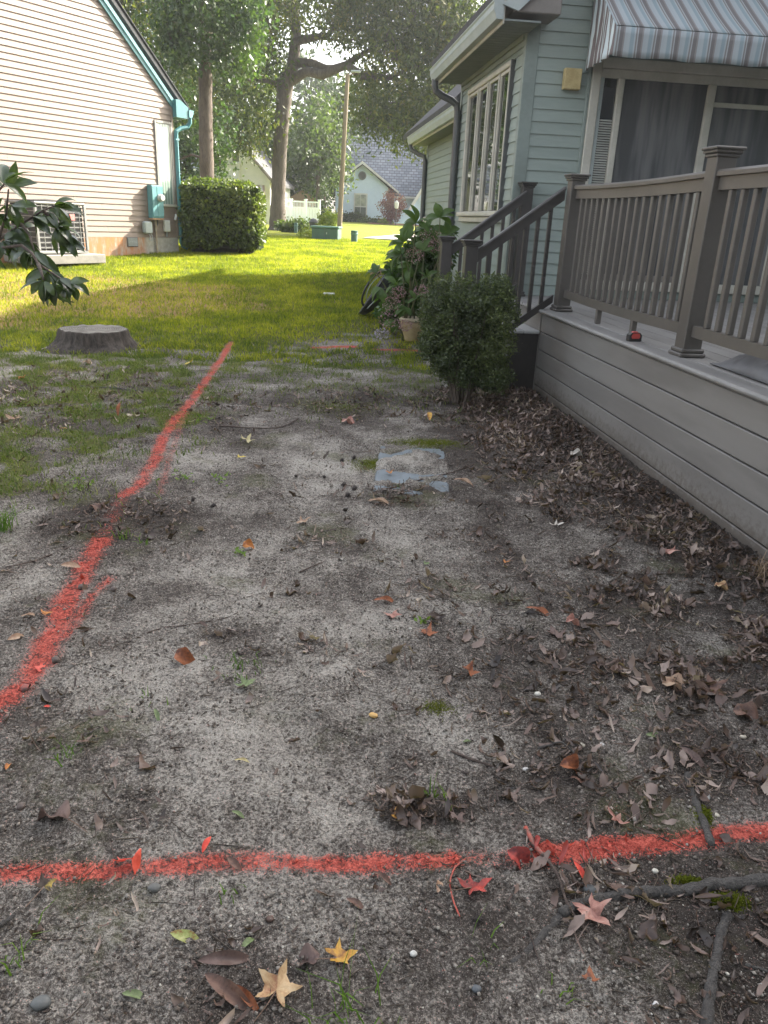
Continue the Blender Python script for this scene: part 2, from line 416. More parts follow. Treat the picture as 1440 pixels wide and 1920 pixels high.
# ---------------------------------------------------------------- the sage green house, the deck and its stairs (own axes: x away from the path, y along it)
HA = R(7.0)
M_sage = pmat('sage_siding', (.275, .322, .292), (.235, .28, .255), .55, 1.2, .12, 40, stretch=(1, 1, 6))
M_sagetrim = pmat('sage_trim', (.225, .268, .245), None, .5, 3)
M_cream = pmat('cream_trim', (.50, .48, .42), (.42, .40, .34), .5, 5)
M_brown = pmat('dark_gutter', (.10, .105, .105), (.075, .078, .08), .45, 6)
M_gut = pmat('gutter_face', (.36, .40, .39), (.30, .34, .33), .4, 4)
M_soffit = pmat('soffit', (.20, .22, .215), (.17, .19, .185), .7, 6)
M_taupe = pmat('taupe_fascia', (.20, .18, .165), (.17, .155, .14), .6, 4)
M_roof = pmat('shingle', (.085, .085, .09), (.05, .05, .055), .9, 30, .6, 90)
def glassmat(name, c=(.015, .02, .02), rough=.03, spec=.9):
    t = NT(name); t.color(c); t.b.inputs['Roughness'].default_value = rough; t.b.inputs['Specular IOR Level'].default_value = spec
    t.bump(t.noise(t.objc(), 1.7, 2), .06, .02); return t.m
M_glass = glassmat('window_glass'); M_screen = None
def screenmat():
    t = NT('door_screen'); mp = t.node('ShaderNodeMapping'); t.link(t.objc(), mp.inputs[0]); mp.inputs['Scale'].default_value = (1, 1, .12)
    n = t.noise(mp.outputs[0], 7, 3, .6); f = t.step(n, .38, .66); b = t.noise(t.objc(), 1.3, 3)
    t.color(t.mix(f, (.065, .066, .070), (.15, .148, .150))); t.b.inputs['Roughness'].default_value = .22; t.b.inputs['Specular IOR Level'].default_value = .7
    t.bump(b, .05, .02); return t.m
M_screen = screenmat()
def curtain(name, c, c2, s=26):
    t = NT(name); w = t.node('ShaderNodeTexWave', bands_direction='X', i_Scale=s, i_Distortion=1.5); t.link(t.objc(), w.inputs[0])
    t.color(t.mix(w.outputs[0] if 'Color' not in w.outputs else w.outputs['Fac'], c, c2)); t.b.inputs['Roughness'].default_value = .9; return t.m

house = thing('green_house', 'pale sage green clapboard house on the right with striped awning above its deck door', 'house', (0,0,0), HA)
EXP = .1035
def lap(parent, mt, axis, face, a, b, z, h, sgn, th=.014, name='siding_board', clip=None):
    """one lapped board: axis 'y' -> runs along y on plane x=face; sgn = outward direction"""
    o0, o1 = face+sgn*th, face+sgn*.002; bk = face-sgn*.004
    prof = [(bk, z), (o0, z), (o1, z+h+.004), (bk, z+h+.004)]
    m = MB()
    if axis == 'y': m.prism(prof, 'y', a, b)
    else: m.prism(prof, 'x', a, b)
    return m.build(name, mt, parent)
def lap_rows(parent, mt, axis, face, a, b, z0, z1, sgn, holes=(), h=EXP, joint=2.6, th=.014, seed=0):
    r = random.Random(seed); z = z0
    while z < z1-.01:
        hh = min(h, z1-z); segs = [(a, b)]
        for (ha, hb, hz0, hz1) in holes:
            if z+hh > hz0+.01 and z < hz1-.01:
                ns = []
                for (p, q) in segs:
                    if hb <= p or ha >= q: ns.append((p, q)); continue
                    if ha > p+.02: ns.append((p, ha))
                    if hb < q-.02: ns.append((hb, q))
                segs = ns
        for (p, q) in segs:
            x = p; first = r.uniform(.4, 1)*joint
            while x < q-1e-3:
                e = min(q, x+first); first = joint
                if q-e < .35: e = q
                lap(parent, mt, axis, face, x, e-(.003 if e < q else 0), z, hh, sgn, th); x = e
        z += h
# window wall of the first section
X1, T1, T2 = 2.05, 7.70, 10.55
WIN = (8.06, 10.0, 1.42, 2.80)
lap_rows(house, M_sage, 'y', X1, T1+.05, T2-.03, .12, 2.86, -1, [WIN], seed=1)
box('inner_wall', M_sagetrim, house, (X1+.006, X1+.12), (T1+.125, T2), (-.2, 3.0))
box('frieze_board', M_sagetrim, house, (X1-.022, X1), (T1+.05, T2), (2.86, 2.905), .004)
box('frieze_board', M_sagetrim, house, (X1-.034, X1), (T1+.05, T2), (2.908, 2.955), .004)
box('corner_board', M_sagetrim, house, (X1-.02, X1+.10), (T1-.022, T1+.06), (.3, 3.02), .004)
box('corner_board', M_sagetrim, house, (X1-.02, X1+.05), (T2-.03, T2+.06), (.1, 2.95), .004)
# tall four light window
wf = box('window', M_cream, house, (X1-.005, X1+.03), (WIN[0], WIN[1]), (WIN[2], WIN[3]))
def bars(par, mt, x0, x1, ys, z0, z1, nm='mullion'):
    for y0, y1 in ys: box(nm, mt, par, (x0, x1), (y0, y1), (z0, z1), .004)
mull = [8.06, 8.50, 8.98, 9.46, 10.0]
for i, y in enumerate(mull):
    w = .045 if i in (0, 4) else .035
    box('mullion', M_cream, wf, (X1-.05, X1-.006), (y-(0 if i == 0 else w*.5 if i < 4 else w), y+(w if i == 0 else w*.5 if i < 4 else 0)), (WIN[2]+.05, WIN[3]-.05), .006)
    if i < 4:
        y1 = mull[i+1]
        box('sash', M_cream, wf, (X1-.034, X1-.007), (y+.03, y+.055), (WIN[2]+.06, WIN[3]-.06), .003)
        box('sash', M_cream, wf, (X1-.034, X1-.007), (y1-.055, y1-.03), (WIN[2]+.06, WIN[3]-.06), .003)
        box('pane', M_glass, wf, (X1-.018, X1-.008), (y+.056, y1-.056), (WIN[2]+.06, WIN[3]-.06))
box('window_head', M_cream, wf, (X1-.056, X1-.006), (WIN[0], WIN[1]), (WIN[3]-.05, WIN[3]), .006)
box('window_head', M_cream, wf, (X1-.036, X1-.006), (WIN[0], WIN[1]), (WIN[3]-.085, WIN[3]-.052), .004)
box('window_sill', M_cream, wf, (X1-.085, X1-.006), (WIN[0]-.03, WIN[1]+.03), (WIN[2], WIN[2]+.05), .008)
box('window_sill', M_cream, wf, (X1-.055, X1-.006), (WIN[0]-.01, WIN[1]+.01), (WIN[2]-.06, WIN[2]-.003), .006)
box('window_trim', M_brown, wf, (X1-.05, X1+.002), (WIN[0]-.022, WIN[0]-.001), (WIN[2], WIN[3]), .003)
# front wall facing the deck (plane y = T1)
DX0 = 2.67
lap_rows(house, M_sage, 'x', T1, X1+.10, DX0, .70, 3.72, -1, [], joint=9)
lap_rows(house, M_sage, 'x', T1, DX0, 6.0, 2.80, 3.72, -1, [], joint=3.0, seed=5)
box('front_wall', M_sagetrim, house, (X1+.101, 6.0), (T1+.006, T1+.12), (-.1, 3.74))
gw = MB(); z = 3.74
while z < 8.3:          # upper gable courses, out of the picture
    xa = 2.25+(z-3.2)/.93*.98; xb = 13.6-(z-3.2)/.93*.98
    if xb-xa > .2: gw.prism([(T1-.014, z), (T1+.1, z), (T1+.1, z+EXP), (T1-.002, z+EXP)], 'x', xa, xb)
    z += EXP
gw.build('gable_wall', M_sage, house)
# patio door unit
dr = thing('patio_door', 'x', 'x'); del dr['label'], dr['category']; dr.parent = house; dr.empty_display_size = .1
box('door_casing', M_cream, dr, (DX0, DX0+.085), (T1-.05, T1-.0), (.70, 2.80), .006)
box('door_casing', M_sagetrim, dr, (DX0-.03, DX0-.002), (T1-.03, T1-.0), (.70, 2.80), .004)
box('door_head', M_cream, dr, (DX0+.086, 5.9), (T1-.05, T1), (2.715, 2.80), .006)
box('door_head', M_cream, dr, (DX0+.086, 5.9), (T1-.028, T1), (2.64, 2.713), .006)
box('door_post', M_cream, dr, (2.925, 2.985), (T1-.045, T1), (.87, 2.64), .006)
box('door_post', M_cream, dr, (3.80, 3.875), (T1-.045, T1), (.87, 2.64), .006)
box('door_post', M_cream, dr, (4.72, 4.80), (T1-.045, T1), (.87, 2.64), .006)
box('door_sill', M_cream, dr, (DX0+.086, 5.9), (T1-.07, T1), (.78, .868), .008)
box('door_sill', M_sagetrim, dr, (DX0+.086, 5.9), (T1-.03, T1), (.70, .778), .006)
box('sidelight_frame', M_gut, dr, (DX0+.087, DX0+.125), (T1-.03, T1), (.87, 2.64), .004)
box('sidelight_pane', M_glass, dr, (DX0+.126, 2.924), (T1-.004, T1+.003), (.87, 2.64))
bl = MB(); z = .92
while z < 2.30:
    bl.prism([(T1-.020, z), (T1-.006, z+.013), (T1-.006, z+.016), (T1-.020, z+.003)], 'x', DX0+.13, 2.92); z += .021
bl.build('mini_blind', pmat('blind', (.42, .42, .38), None, .5), dr)
box('screen_panel', M_screen, dr, (2.986, 3.799), (T1-.012, T1-.003), (.87, 2.639))
box('screen_rail', M_taupe, dr, (2.986, 3.799), (T1-.025, T1-.013), (.87, .93), .004)
box('upper_pane', M_screen, dr, (3.876, 4.719), (T1-.012, T1-.003), (2.50, 2.639))
box('pane_rail', M_cream, dr, (3.876, 4.719), (T1-.03, T1-.001), (2.46, 2.499), .004)
box('pane', M_screen, dr, (3.876, 4.719), (T1-.012, T1-.003), (.87, 2.459))
box('pane', M_screen, dr, (4.801, 5.9), (T1-.012, T1-.003), (.87, 2.639))
# eaves of the first section
def eave(par, xf, xw, ya, yb, zb, rib=.1):
    """soffit, fascia, K gutter along y; xf outer face, xw wall"""
    so = MB(); y = ya
    while y < yb-.01:
        ye = min(y+rib-.008, yb); so.box((xf+.095, xw-.001), (y, ye), (zb-.004, zb+.01)); so.box((xf+.095, xw-.001), (ye, ye+.008), (zb+.004, zb+.014)); y += rib
    so.build('soffit', M_soffit, par)
    box('fascia_board', M_cream, par, (xf+.078, xf+.094), (ya, yb), (zb-.03, zb+.14), .003)
    gp = [(xf+.076, zb), (xf+.02, zb), (xf, zb+.055), (xf-.008, zb+.07), (xf-.008, zb+.115), (xf-.018, zb+.125), (xf-.018, zb+.135), (xf+.076, zb+.135)]
    MB().prism(gp, 'y', ya-.02, yb+.02).build('gutter', M_gut, par)
eave(house, 1.64, X1, 7.33, 10.60, 2.955)
box('eave_end', M_soffit, house, (1.735, X1), (10.6, 10.62), (2.95, 3.05))
ret = MB().box((1.80, 2.22), (7.34, T1-.016), (3.02, 3.32), .01).build('cornice_return', M_taupe, house)
box('cornice_cap', M_gut, house, (1.70, 1.86), (7.335, 7.52), (3.10, 3.2), .006)
SL = .93
def roofslab(par, x0, z0, xr, ya, yb, th=.16, nm='roof'):
    zr = z0+(xr-x0)*SL
    MB().prism([(x0, z0), (xr, zr), (xr, zr+th), (x0-.02, z0+th*.55)], 'y', ya, yb).build(nm, M_roof, par)
    MB().prism([(xr, zr), (2*xr-x0, z0), (2*xr-x0, z0+th), (xr, zr+th)], 'y', ya, yb).build(nm, M_roof, par)
    return zr
roofslab(house, 1.66, 3.08, 7.6, 7.32, 10.62)
MB().prism([(1.70, 3.06), (7.6, 8.55), (7.6, 8.37), (1.84, 3.02)], 'y', 7.30, 7.325).build('rake_board', M_gut, house)
# second section
X2, T3 = 2.50, 15.9
lap_rows(house, M_sage, 'y', X2, 10.7, T3, .12, 2.68, -1, [], joint=2.4, seed=9)
box('inner_wall', M_sagetrim, house, (X2+.006, X2+.12), (10.6, T3), (-.2, 2.8))
box('corner_board', M_sagetrim, house, (X2-.02, X2+.10), (T3, T3+.06), (.1, 2.72), .004)
box('end_wall', M_sagetrim, house, (X2, 12), (T3+.02, T3+.12), (-.2, 2.8))
eave(house, 2.12, X2, 11.35, 16.15, 2.70)
box('cornice_return', M_brown, house, (2.14, 2.5), (11.33, 11.348), (2.69, 2.88))
zr2 = roofslab(house, 2.13, 2.83, 7.6, 11.3, 16.9)
gb = MB().prism([(2.5, 2.75), (12.7, 2.75), (7.6, 7.6)], 'y', 16.0, 16.1).build('gable_wall', M_sage, house)
MB().prism([(2.5, 2.75), (12.7, 2.75), (7.6, 7.6)], 'y', 11.4, 11.5).build('gable_wall', M_sage, house)
# downspouts
def spout(par, pts, r=.038, mt=M_brown, nm='downspout'):
    MB().tube(pts, r, 8).build(nm, mt, par, smooth=False)
spout(house, [(1.68,10.50,2.97),(1.68,10.50,2.90),(1.70,10.50,2.845),(1.78,10.50,2.80),(1.90,10.50,2.755),(1.965,10.50,2.71),(1.985,10.50,2.64),(1.985,10.50,2.0),(1.985,10.50,.2)], .042)
spout(house, [(2.17,16.05,2.72),(2.17,16.05,2.66),(2.20,16.03,2.60),(2.32,15.98,2.54),(2.42,15.92,2.50),(2.44,15.90,2.42),(2.44,15.88,.4)], .042)
um = MB().box((X2-.10, X2-.015), (15.2, 15.5), (1.0, 1.42), .01).build('utility_box', M_cream, house)
# wing added outside the frame to keep sun off the near ground
box('added_wing_wall', M_sagetrim, house, (6.0, 6.15), (-9, T1), (-.1, 3.1))
MB().prism([(5.6, 3.0), (9.6, 7.8), (9.6, 7.95), (5.6, 3.15)], 'y', -9.5, 7.3).build('wing_roof', M_roof, house)  # added roof out of view, its height blocks the low sun
MB().prism([(9.6, 7.8), (13.6, 3.0), (13.6, 3.15), (9.6, 7.95)], 'y', -9.5, 7.3).build('wing_roof', M_roof, house)
MB().prism([(6.0, 3.0), (13.2, 3.0), (9.6, 7.7)], 'y', -9.1, -9.0).build('added_wing_gable', M_sage, house)
box('added_wing_wall', M_sagetrim, house, (13.05, 13.2), (-9, 16), (-.1, 3.1))
box('added_wing_wall', M_sagetrim, house, (6.16, 13.04), (-9.1, -9.0), (-.1, 3.0))

# ---------------------------------------------------------------- deck
M_deck = pmat('deck_skirt', (.215, .203, .190), (.165, .155, .145), .5, 1.1, .10, 50, stretch=(1, .6, 4))
M_deckfl = pmat('deck_floor', (.25, .24, .228), (.19, .182, .172), .55, 7, .1, 60, stretch=(1, .3, 1))
M_rail = pmat('rail_paint', (.118, .106, .094), (.096, .087, .077), .42, 3)
M_raild = pmat('stair_rail_paint', (.058, .053, .050), (.046, .042, .040), .4, 3)
M_post = pmat('post_paint', (.100, .091, .081), (.086, .078, .07), .45, 4)
M_tread = pmat('pale_tread', (.48, .48, .46), (.38, .38, .37), .6, 9, .1, 60)
def mudskirt():
    t = NT('deck_skirt_muddy'); v = t.objc(); s = t.node('ShaderNodeSeparateXYZ'); t.link(v, s.inputs[0])
    mp = t.node('ShaderNodeMapping'); t.link(v, mp.inputs[0]); mp.inputs['Scale'].default_value = (1, .5, 3)
    n = t.noise(mp.outputs[0], 2.2, 4); n2 = t.noise(v, 26, 5, .75)
    base = t.mix(t.step(n, .35, .68), (.215, .203, .190), (.168, .157, .147))
    sp = t.step(t.math('ADD', t.math('MULTIPLY', t.math('SUBTRACT', .20, s.outputs[2]), 2.2), n2), .52, .86)
    c = t.mix(t.math('MULTIPLY', sp, .75), base, (.10, .082, .066))
    dots = t.step(t.noise(v, 95, 2), .70, .76); c = t.mix(t.math('MULTIPLY', dots, .5), c, (.07, .06, .052))
    t.color(c); t.b.inputs['Roughness'].default_value = .5; t.bump(t.noise(mp.outputs[0], 60, 3), .08, .004); return t.m
M_skirt = mudskirt()
deck = thing('deck', 'raised grey deck with board skirting, brown railing and side stairs below the patio door', 'deck', (0,0,0), HA)
XD, YD0, YD1, ZD = 2.04, .9, 6.37, .70
zs = [.665, .520, .372, .224, .076, -.07]
for i in range(5):
    z1, z0 = zs[i], zs[i+1]
    MB().box((XD, XD+.022), (YD0, YD1), (z0+.004, z1-.004), .004).build('skirt_board', M_skirt, deck)
    box('skirt_groove', M_brown, deck, (XD+.0225, XD+.03), (YD0, YD1), (z0-.006, z0+.006))
MB().box((XD-.028, XD+.11), (YD0, YD1+.01), (ZD-.030, ZD), .011).build('nosing_board', M_deckfl, deck)
x = XD+.115
while x < 6.0:
    MB().box((x, x+.135), (YD0, T1-.02), (ZD-.028, ZD-.002), .004).build('deck_board', M_deckfl, deck); x += .14
MB().box((XD-.028, XD+.11), (YD1+.015, T1-.03), (ZD-.030, ZD-.001), .011).build('nosing_board', M_deckfl, deck)
# post with base trim and cap
def post(par, x, y, z0, z1, w=.108, mt=M_post, cap=True, base=True):
    p = MB().box((x-w/2, x+w/2), (y-w/2, y+w/2), (z0, z1), .004).build('post', mt, par)
    if base:
        m = MB().box((x-w/2-.022, x+w/2+.022), (y-w/2-.022, y+w/2+.022), (z0, z0+.022), .006)
        m.box((x-w/2-.014, x+w/2+.014), (y-w/2-.014, y+w/2+.014), (z0+.022, z0+.045), .006); m.build('post_base', mt, p)
    if cap:
        a = w/2
        m = MB().box((x-a-.010, x+a+.010), (y-a-.010, y+a+.010), (z1-.045, z1-.028), .004)
        m.box((x-a-.020, x+a+.020), (y-a-.020, y+a+.020), (z1-.028, z1-.012), .005); m.box((x-a-.028, x+a+.028), (y-a-.028, y+a+.028), (z1-.012, z1+.004), .005)
        m.build('post_cap', mt, p)
    return p
PX = 2.19
post(deck, PX, 4.14, ZD, 1.765); post(deck, PX-.01, 6.32, ZD, 1.735); post(deck, PX, 1.75, ZD, 1.765)
bal_l = None
def level_rail(ya, yb, sag=0.0):
    n = 16; V = MB()
    yy = [ya+(yb-ya)*i/n for i in range(n+1)]; zz = [-sag*4*((i/n)*(1-i/n)) for i in range(n+1)]
    def run(prof):
        m = MB(); k = len(prof)
        Vv = [(PX+px, y, pz+dz) for y, dz in zip(yy, zz) for px, pz in prof]
        F = [(i*k+j, i*k+(j+1) % k, (i+1)*k+(j+1) % k, (i+1)*k+j) for i in range(n) for j in range(k)]
        F += [tuple(range(k)), tuple(range(n*k, n*k+k))[::-1]]
        m.add(Vv, F); return m
    run([(-.044, 1.628), (.044, 1.628), (.044, 1.648), (.034, 1.660), (-.034, 1.660), (-.044, 1.648)]).build('top_rail', M_rail, deck)
    run([(-.022, 1.563), (.022, 1.563), (.022, 1.6275), (-.022, 1.6275)]).build('rail_beam', M_rail, deck)
    run([(-.022, .812), (.022, .812), (.022, .872), (-.022, .872)]).build('bottom_rail', M_rail, deck)
    cnt = int(round((yb-ya)/.117)); sp = (yb-ya)/cnt
    for i in range(1, cnt):
        y = ya+sp*i; dz = -sag*4*((i/cnt)*(1-i/cnt))
        MB().box((PX-.016, PX+.016), (y-.016, y+.016), (.872+dz, 1.563+dz), .004).build('baluster', M_rail, deck)
    for q in (.36, .66): 
        y = yb-(yb-ya)*q; MB().box((PX-.018, PX+.018), (y-.018, y+.018), (ZD, .812), .003).build('rail_foot', M_rail, deck)
level_rail(4.194, 6.266, .012); level_rail(1.804, 4.086, .0)
# stairs down towards the path
ST0, ST1 = 6.385, 7.62
tr = [(1.76, 2.035, .525), (1.50, 1.775, .33), (1.27, 1.515, .135)]
for k, (xa, xb, z) in enumerate(tr):
    MB().box((xa, xa+.135), (ST0-.02, ST1), (z-.028, z), .006).build('tread_board', M_tread, deck)
    MB().box((xa+.14, xb), (ST0-.02, ST1), (z-.028, z), .006).build('tread_board', M_tread, deck)
    MB().box((xa+.02, xa+.04), (ST0, ST1-.01), (max(z-.20, -.05), z-.029), .002).build('riser', M_deck, deck)
    MB().box((xa+.042, xb if k else 2.035), (ST0-.0, ST0+.03), (-.05, z-.029), .002).build('stringer', M_raild, deck)
MB().box((2.036, 2.058), (YD1+.012, T1-.03), (-.05, .665), .003).build('riser', M_deck, deck)
post(deck, 2.15, 7.60, ZD, 1.725, .1, M_raild)
post(deck, 1.40, ST0+.03, 0, 1.22, .1, M_raild); post(deck, 1.40, 7.52, 0, 1.22, .1, M_raild)
def stair_rail(y, x0=1.452, x1=2.125):
    def bar(z0, z1, prof, nm):
        k = len(prof); V = [(x0, y+p, z0+q) for p, q in prof]+[(x1, y+p, z1+q) for p, q in prof]
        F = [tuple(range(k))[::-1], tuple(range(k, 2*k))]+[(i, (i+1) % k, k+(i+1) % k, k+i) for i in range(k)]
        MB().add(V, F).build(nm, M_raild, deck)
    bar(1.125, 1.625, [(-.036, 0), (.036, 0), (.036, .018), (.026, .028), (-.026, .028), (-.036, .018)], 'hand_rail')
    bar(1.125, 1.625, [(-.02, -.075), (.02, -.075), (.02, -.001), (-.02, -.001)], 'rail_beam')
    bar(.285, .785, [(-.02, -.03), (.02, -.03), (.02, .035), (-.02, .035)], 'bottom_rail')
    n = 6
    for i in range(1, n+1):
        xx = x0+(x1-x0)*i/(n+1); f = (xx-x0)/(x1-x0); za = .285+.5*f+.035; zb = 1.125+.5*f-.075
        MB().box((xx-.015, xx+.015), (y-.015, y+.015), (za-.01, zb+.01), .003).build('baluster', M_raild, deck)
stair_rail(ST0+.03); stair_rail(7.54)

# ---------------------------------------------------------------- awning
def stripes(name):
    t = NT(name); v = t.objc(); s = t.node('ShaderNodeSeparateXYZ'); t.link(v, s.inputs[0])
    f = t.math('FRACT', t.math('DIVIDE', s.outputs[0], .158))
    c = t.ramp(f, [(0, (.47, .52, .54)), (.14, (.34, .42, .46)), (.34, (.47, .52, .54)), (.42, (.28, .265, .26)), (.50, (.45, .48, .49)), (.56, (.23, .215, .215)), (.76, (.32, .305, .30)), (.84, (.46, .50, .52))], 'CONSTANT')
    t.color(c); t.b.inputs['Roughness'].default_value = .8; t.bump(t.noise(v, 5, 3), .3, .02)
    tr = t.node('ShaderNodeBsdfTranslucent'); t.link(c, tr.inputs[0]); mx = t.node('ShaderNodeMixShader'); mx.inputs[0].default_value = .3
    t.link(t.b.outputs[0], mx.inputs[1]); t.link(tr.outputs[0], mx.inputs[2]); t.link(mx.outputs[0], t.o.inputs[0]); return t.m
M_str = stripes('awning_stripes')
def stripes_side():
    t = NT('awning_side'); v = t.objc(); s = t.node('ShaderNodeSeparateXYZ'); t.link(v, s.inputs[0])
    f = t.math('FRACT', t.math('DIVIDE', t.math('ADD', s.outputs[1], t.math('MULTIPLY', t.noise(v, 4, 2), .05)), .12))
    c = t.ramp(f, [(0, (.58, .66, .70)), (.28, (.18, .15, .155)), (.45, (.5, .52, .53)), (.55, (.17, .14, .145)), (.9, (.58, .64, .66))], 'CONSTANT')
    t.color(c); t.b.inputs['Roughness'].default_value = .8; return t.m
aw = thing('awning', 'blue, white and brown striped fabric awning over the patio door', 'awning', (0,0,0), HA)
AX0, AX1, AYF, AZT, AZF = 2.58, 6.2, 6.98, 3.40, 2.90
def sheet(name, P, mt, par, th=.004):
    """P: grid [rows][cols] of points; doubled to a thin solid"""
    nr, nc = len(P), len(P[0]); V = [p for r_ in P for p in r_]
    F = [(i*nc+j, i*nc+j+1, (i+1)*nc+j+1, (i+1)*nc+j) for i in range(nr-1) for j in range(nc-1)]
    m = mesh(name, V, F); m.polygons.foreach_set('use_smooth', np.ones(len(m.polygons), bool)); o = obj(name, m, mt, par)
    md = o.modifiers.new('thickness', 'SOLIDIFY'); md.thickness = th; return o
cols = [AX0+(AX1-AX0)*i/120 for i in range(121)]
sheet('awning_top', [[(x, T1-.03+(AYF-T1+.03)*r/8, AZT+(AZF-AZT)*r/8-.012*math.sin(math.pi*r/8)*(1+math.sin(x*9))) for x in cols] for r in range(9)], M_str, aw)
sheet('valance', [[(x, AYF-.006-.010*math.sin(x*21)*(r/4), AZF-.006-.215*r/4+.006*math.sin(x*13)*(r/4)) for x in cols] for r in range(5)], M_str, aw)
sd_rows = []
for r in range(9):
    row = []
    for k in range(25):
        f = k/24; y = AYF+(T1-.04-AYF)*f
        zt = AZF+(AZT-AZF)*f; zb = 2.70-.02*f
        row.append((AX0+.008+.018*math.sin(f*26+r*.25)*(r/8), y, zt+(zb-zt)*r/8))
    sd_rows.append(row)
sheet('side_flap', sd_rows, stripes_side(), aw)
MB().tube([(AX0+.02, AYF+.01, AZF-.012), (AX1, AYF+.01, AZF-.012)], .012, 8).build('front_bar', M_gut, aw)
box('wall_block', pmat('bare_wood', (.50, .40, .20), (.38, .29, .13), .7, 9), aw, (2.40, 2.56), (T1-.075, T1-.015), (2.52, 2.69), .006)
box('wall_rail', M_gut, aw, (AX0, AX1), (T1-.05, T1-.016), (AZT-.02, AZT+.04), .006)

# things lying on the deck edge
tm = thing('tape_measure', 'small red and black tape measure lying on the deck edge left of the tall post', 'tape measure', (0,0,0), 0)
px, py = 2.10, 4.66
wx, wy = px*math.cos(HA)-py*math.sin(HA), px*math.sin(HA)+py*math.cos(HA)
tm.location = (wx, wy, ZD); tm.rotation_euler = (0, 0, R(14))
M_red = pmat('red_plastic', (.55, .08, .07), None, .35, 20); M_blk = pmat('black_rubber', (.035, .034, .034), None, .5, 20)
MB().prism([(-.038, 0), (.038, 0), (.042, .008), (.042, .040), (.026, .054), (-.026, .054), (-.042, .040), (-.042, .008)], 'y', -.020, .020).build('body', M_blk, tm)
MB().prism([(-.024, .018), (.024, .018), (.030, .030), (.022, .050), (-.022, .050), (-.030, .030)], 'y', -.0225, .0225).build('badge', M_red, tm)
box('top_button', M_red, tm, (-.02, .02), (-.012, .012), (.050, .060), .004)
box('hook', M_gut, tm, (.042, .056), (-.008, .008), (.002, .012), .001)
# crumpled grey cover
def crumple(name, mt, par, lx, ly, h, seed, n=26):
    g = [[(lx*(i/n-.5), ly*(j/n-.5)) for j in range(n+1)] for i in range(n+1)]
    P = [[(x, y, max(.004, h*(1-abs(2*x/lx)**3)*(1-abs(2*y/ly)**2.4)*(1+.35*float(fbm(x*9, y*9, 3, seed))))) for x, y in r_] for r_ in g]
    return sheet(name, P, mt, par)
cv = crumple('folded_cover', pmat('grey_tarp', (.13, .13, .135), (.10, .10, .105), .5, 5), None, .34, .85, .12, 5)
q = (2.36, 3.45); cv.location = (q[0]*math.cos(HA)-q[1]*math.sin(HA), q[0]*math.sin(HA)+q[1]*math.cos(HA), ZD); cv.rotation_euler = (0, 0, HA)
tag(cv, 'crumpled dark grey tarp cover pushed under the deck railing at the right edge', 'tarp')
# ---------------------------------------------------------------- the beige house on the left (own axes: x along its gable wall, -y towards the lawn)
LB = Vector((-4.758, 17.6, 0)); LR = R(58.0)
M_beige = pmat('beige_siding', (.262, .205, .166), (.228, .178, .143), .6, .9, .1, 40, stretch=(.5, 1, 7))
def rustwall():
    t = NT('rusty_foundation'); v = t.objc(); s = t.node('ShaderNodeSeparateXYZ'); t.link(v, s.inputs[0])
    mp = t.node('ShaderNodeMapping'); t.link(v, mp.inputs[0]); mp.inputs['Scale'].default_value = (3, 3, .7)
    n = t.noise(mp.outputs[0], 3, 5, .7)
    r = t.math('MULTIPLY', t.step(s.outputs[0], -.85, -1.0), t.step(n, .25, .6))
    t.color(t.mix(t.math('MULTIPLY', r, .9), t.ramp(t.noise(v, 14, 4), [(.3, (.33, .31, .26)), (.7, (.46, .43, .37))]), t.ramp(n, [(.35, (.26, .085, .02)), (.7, (.44, .19, .06))])))
    t.b.inputs['Roughness'].default_value = .9; t.bump(t.noise(v, 40, 4), .4, .01); return t.m
M_rust = rustwall()
M_teal = pmat('teal_paint', (.060, .205, .22), (.05, .17, .185), .4, 6)
M_teall = pmat('teal_light', (.12, .29, .305), (.085, .235, .25), .45, 5)
M_wgrey = pmat('window_grey', (.28, .27, .24), (.22, .21, .19), .5, 7)
M_conc = pmat('concrete', (.42, .40, .36), (.32, .31, .28), .9, 6, .4, 60)
M_white = pmat('off_white', (.66, .66, .62), (.56, .56, .53), .5, 5)
bh = thing('beige_house', 'beige clapboard house on the left with teal rake trim and downspout', 'house', LB, LR)
ZB, ZS = .50, .785
def lap_l(z, h, segs):
    for a, b in segs: MB().prism([(.004, z), (-.019, z), (-.002, z+h+.004), (.004, z+h+.004)], 'x', a, b).build('siding_board', M_beige, bh)
SLL = .945; ZE = 3.40
rs = random.Random(4); z = ZS; EL = .1035; rowi = 0
LW = (-.50, -.035, 1.40, 3.03)
while z < 7.6:
    xr = 0 if z < ZE-.05 else -(z-(ZE-.05))/SLL
    xl = -9.0
    if z+EL > LW[2]+.01 and z < LW[3]-.01: segs = [(xl, LW[0]), (LW[1], xr)]
    else: segs = [(xl, xr)]
    s2 = []
    for a, b in segs:
        if b-a < .5: s2.append((a, b-.002)); continue
        x = a+rs.uniform(.6, 3.4)
        p = a
        while x < b-.4: s2.append((p, x-.003)); p = x; x += rs.uniform(2.4, 3.6)
        s2.append((p, b))
    lap_l(z, EL, [s for s in s2 if s[1] > -5.4])     # the part of the wall that the path sees
    z += EL; rowi += 1
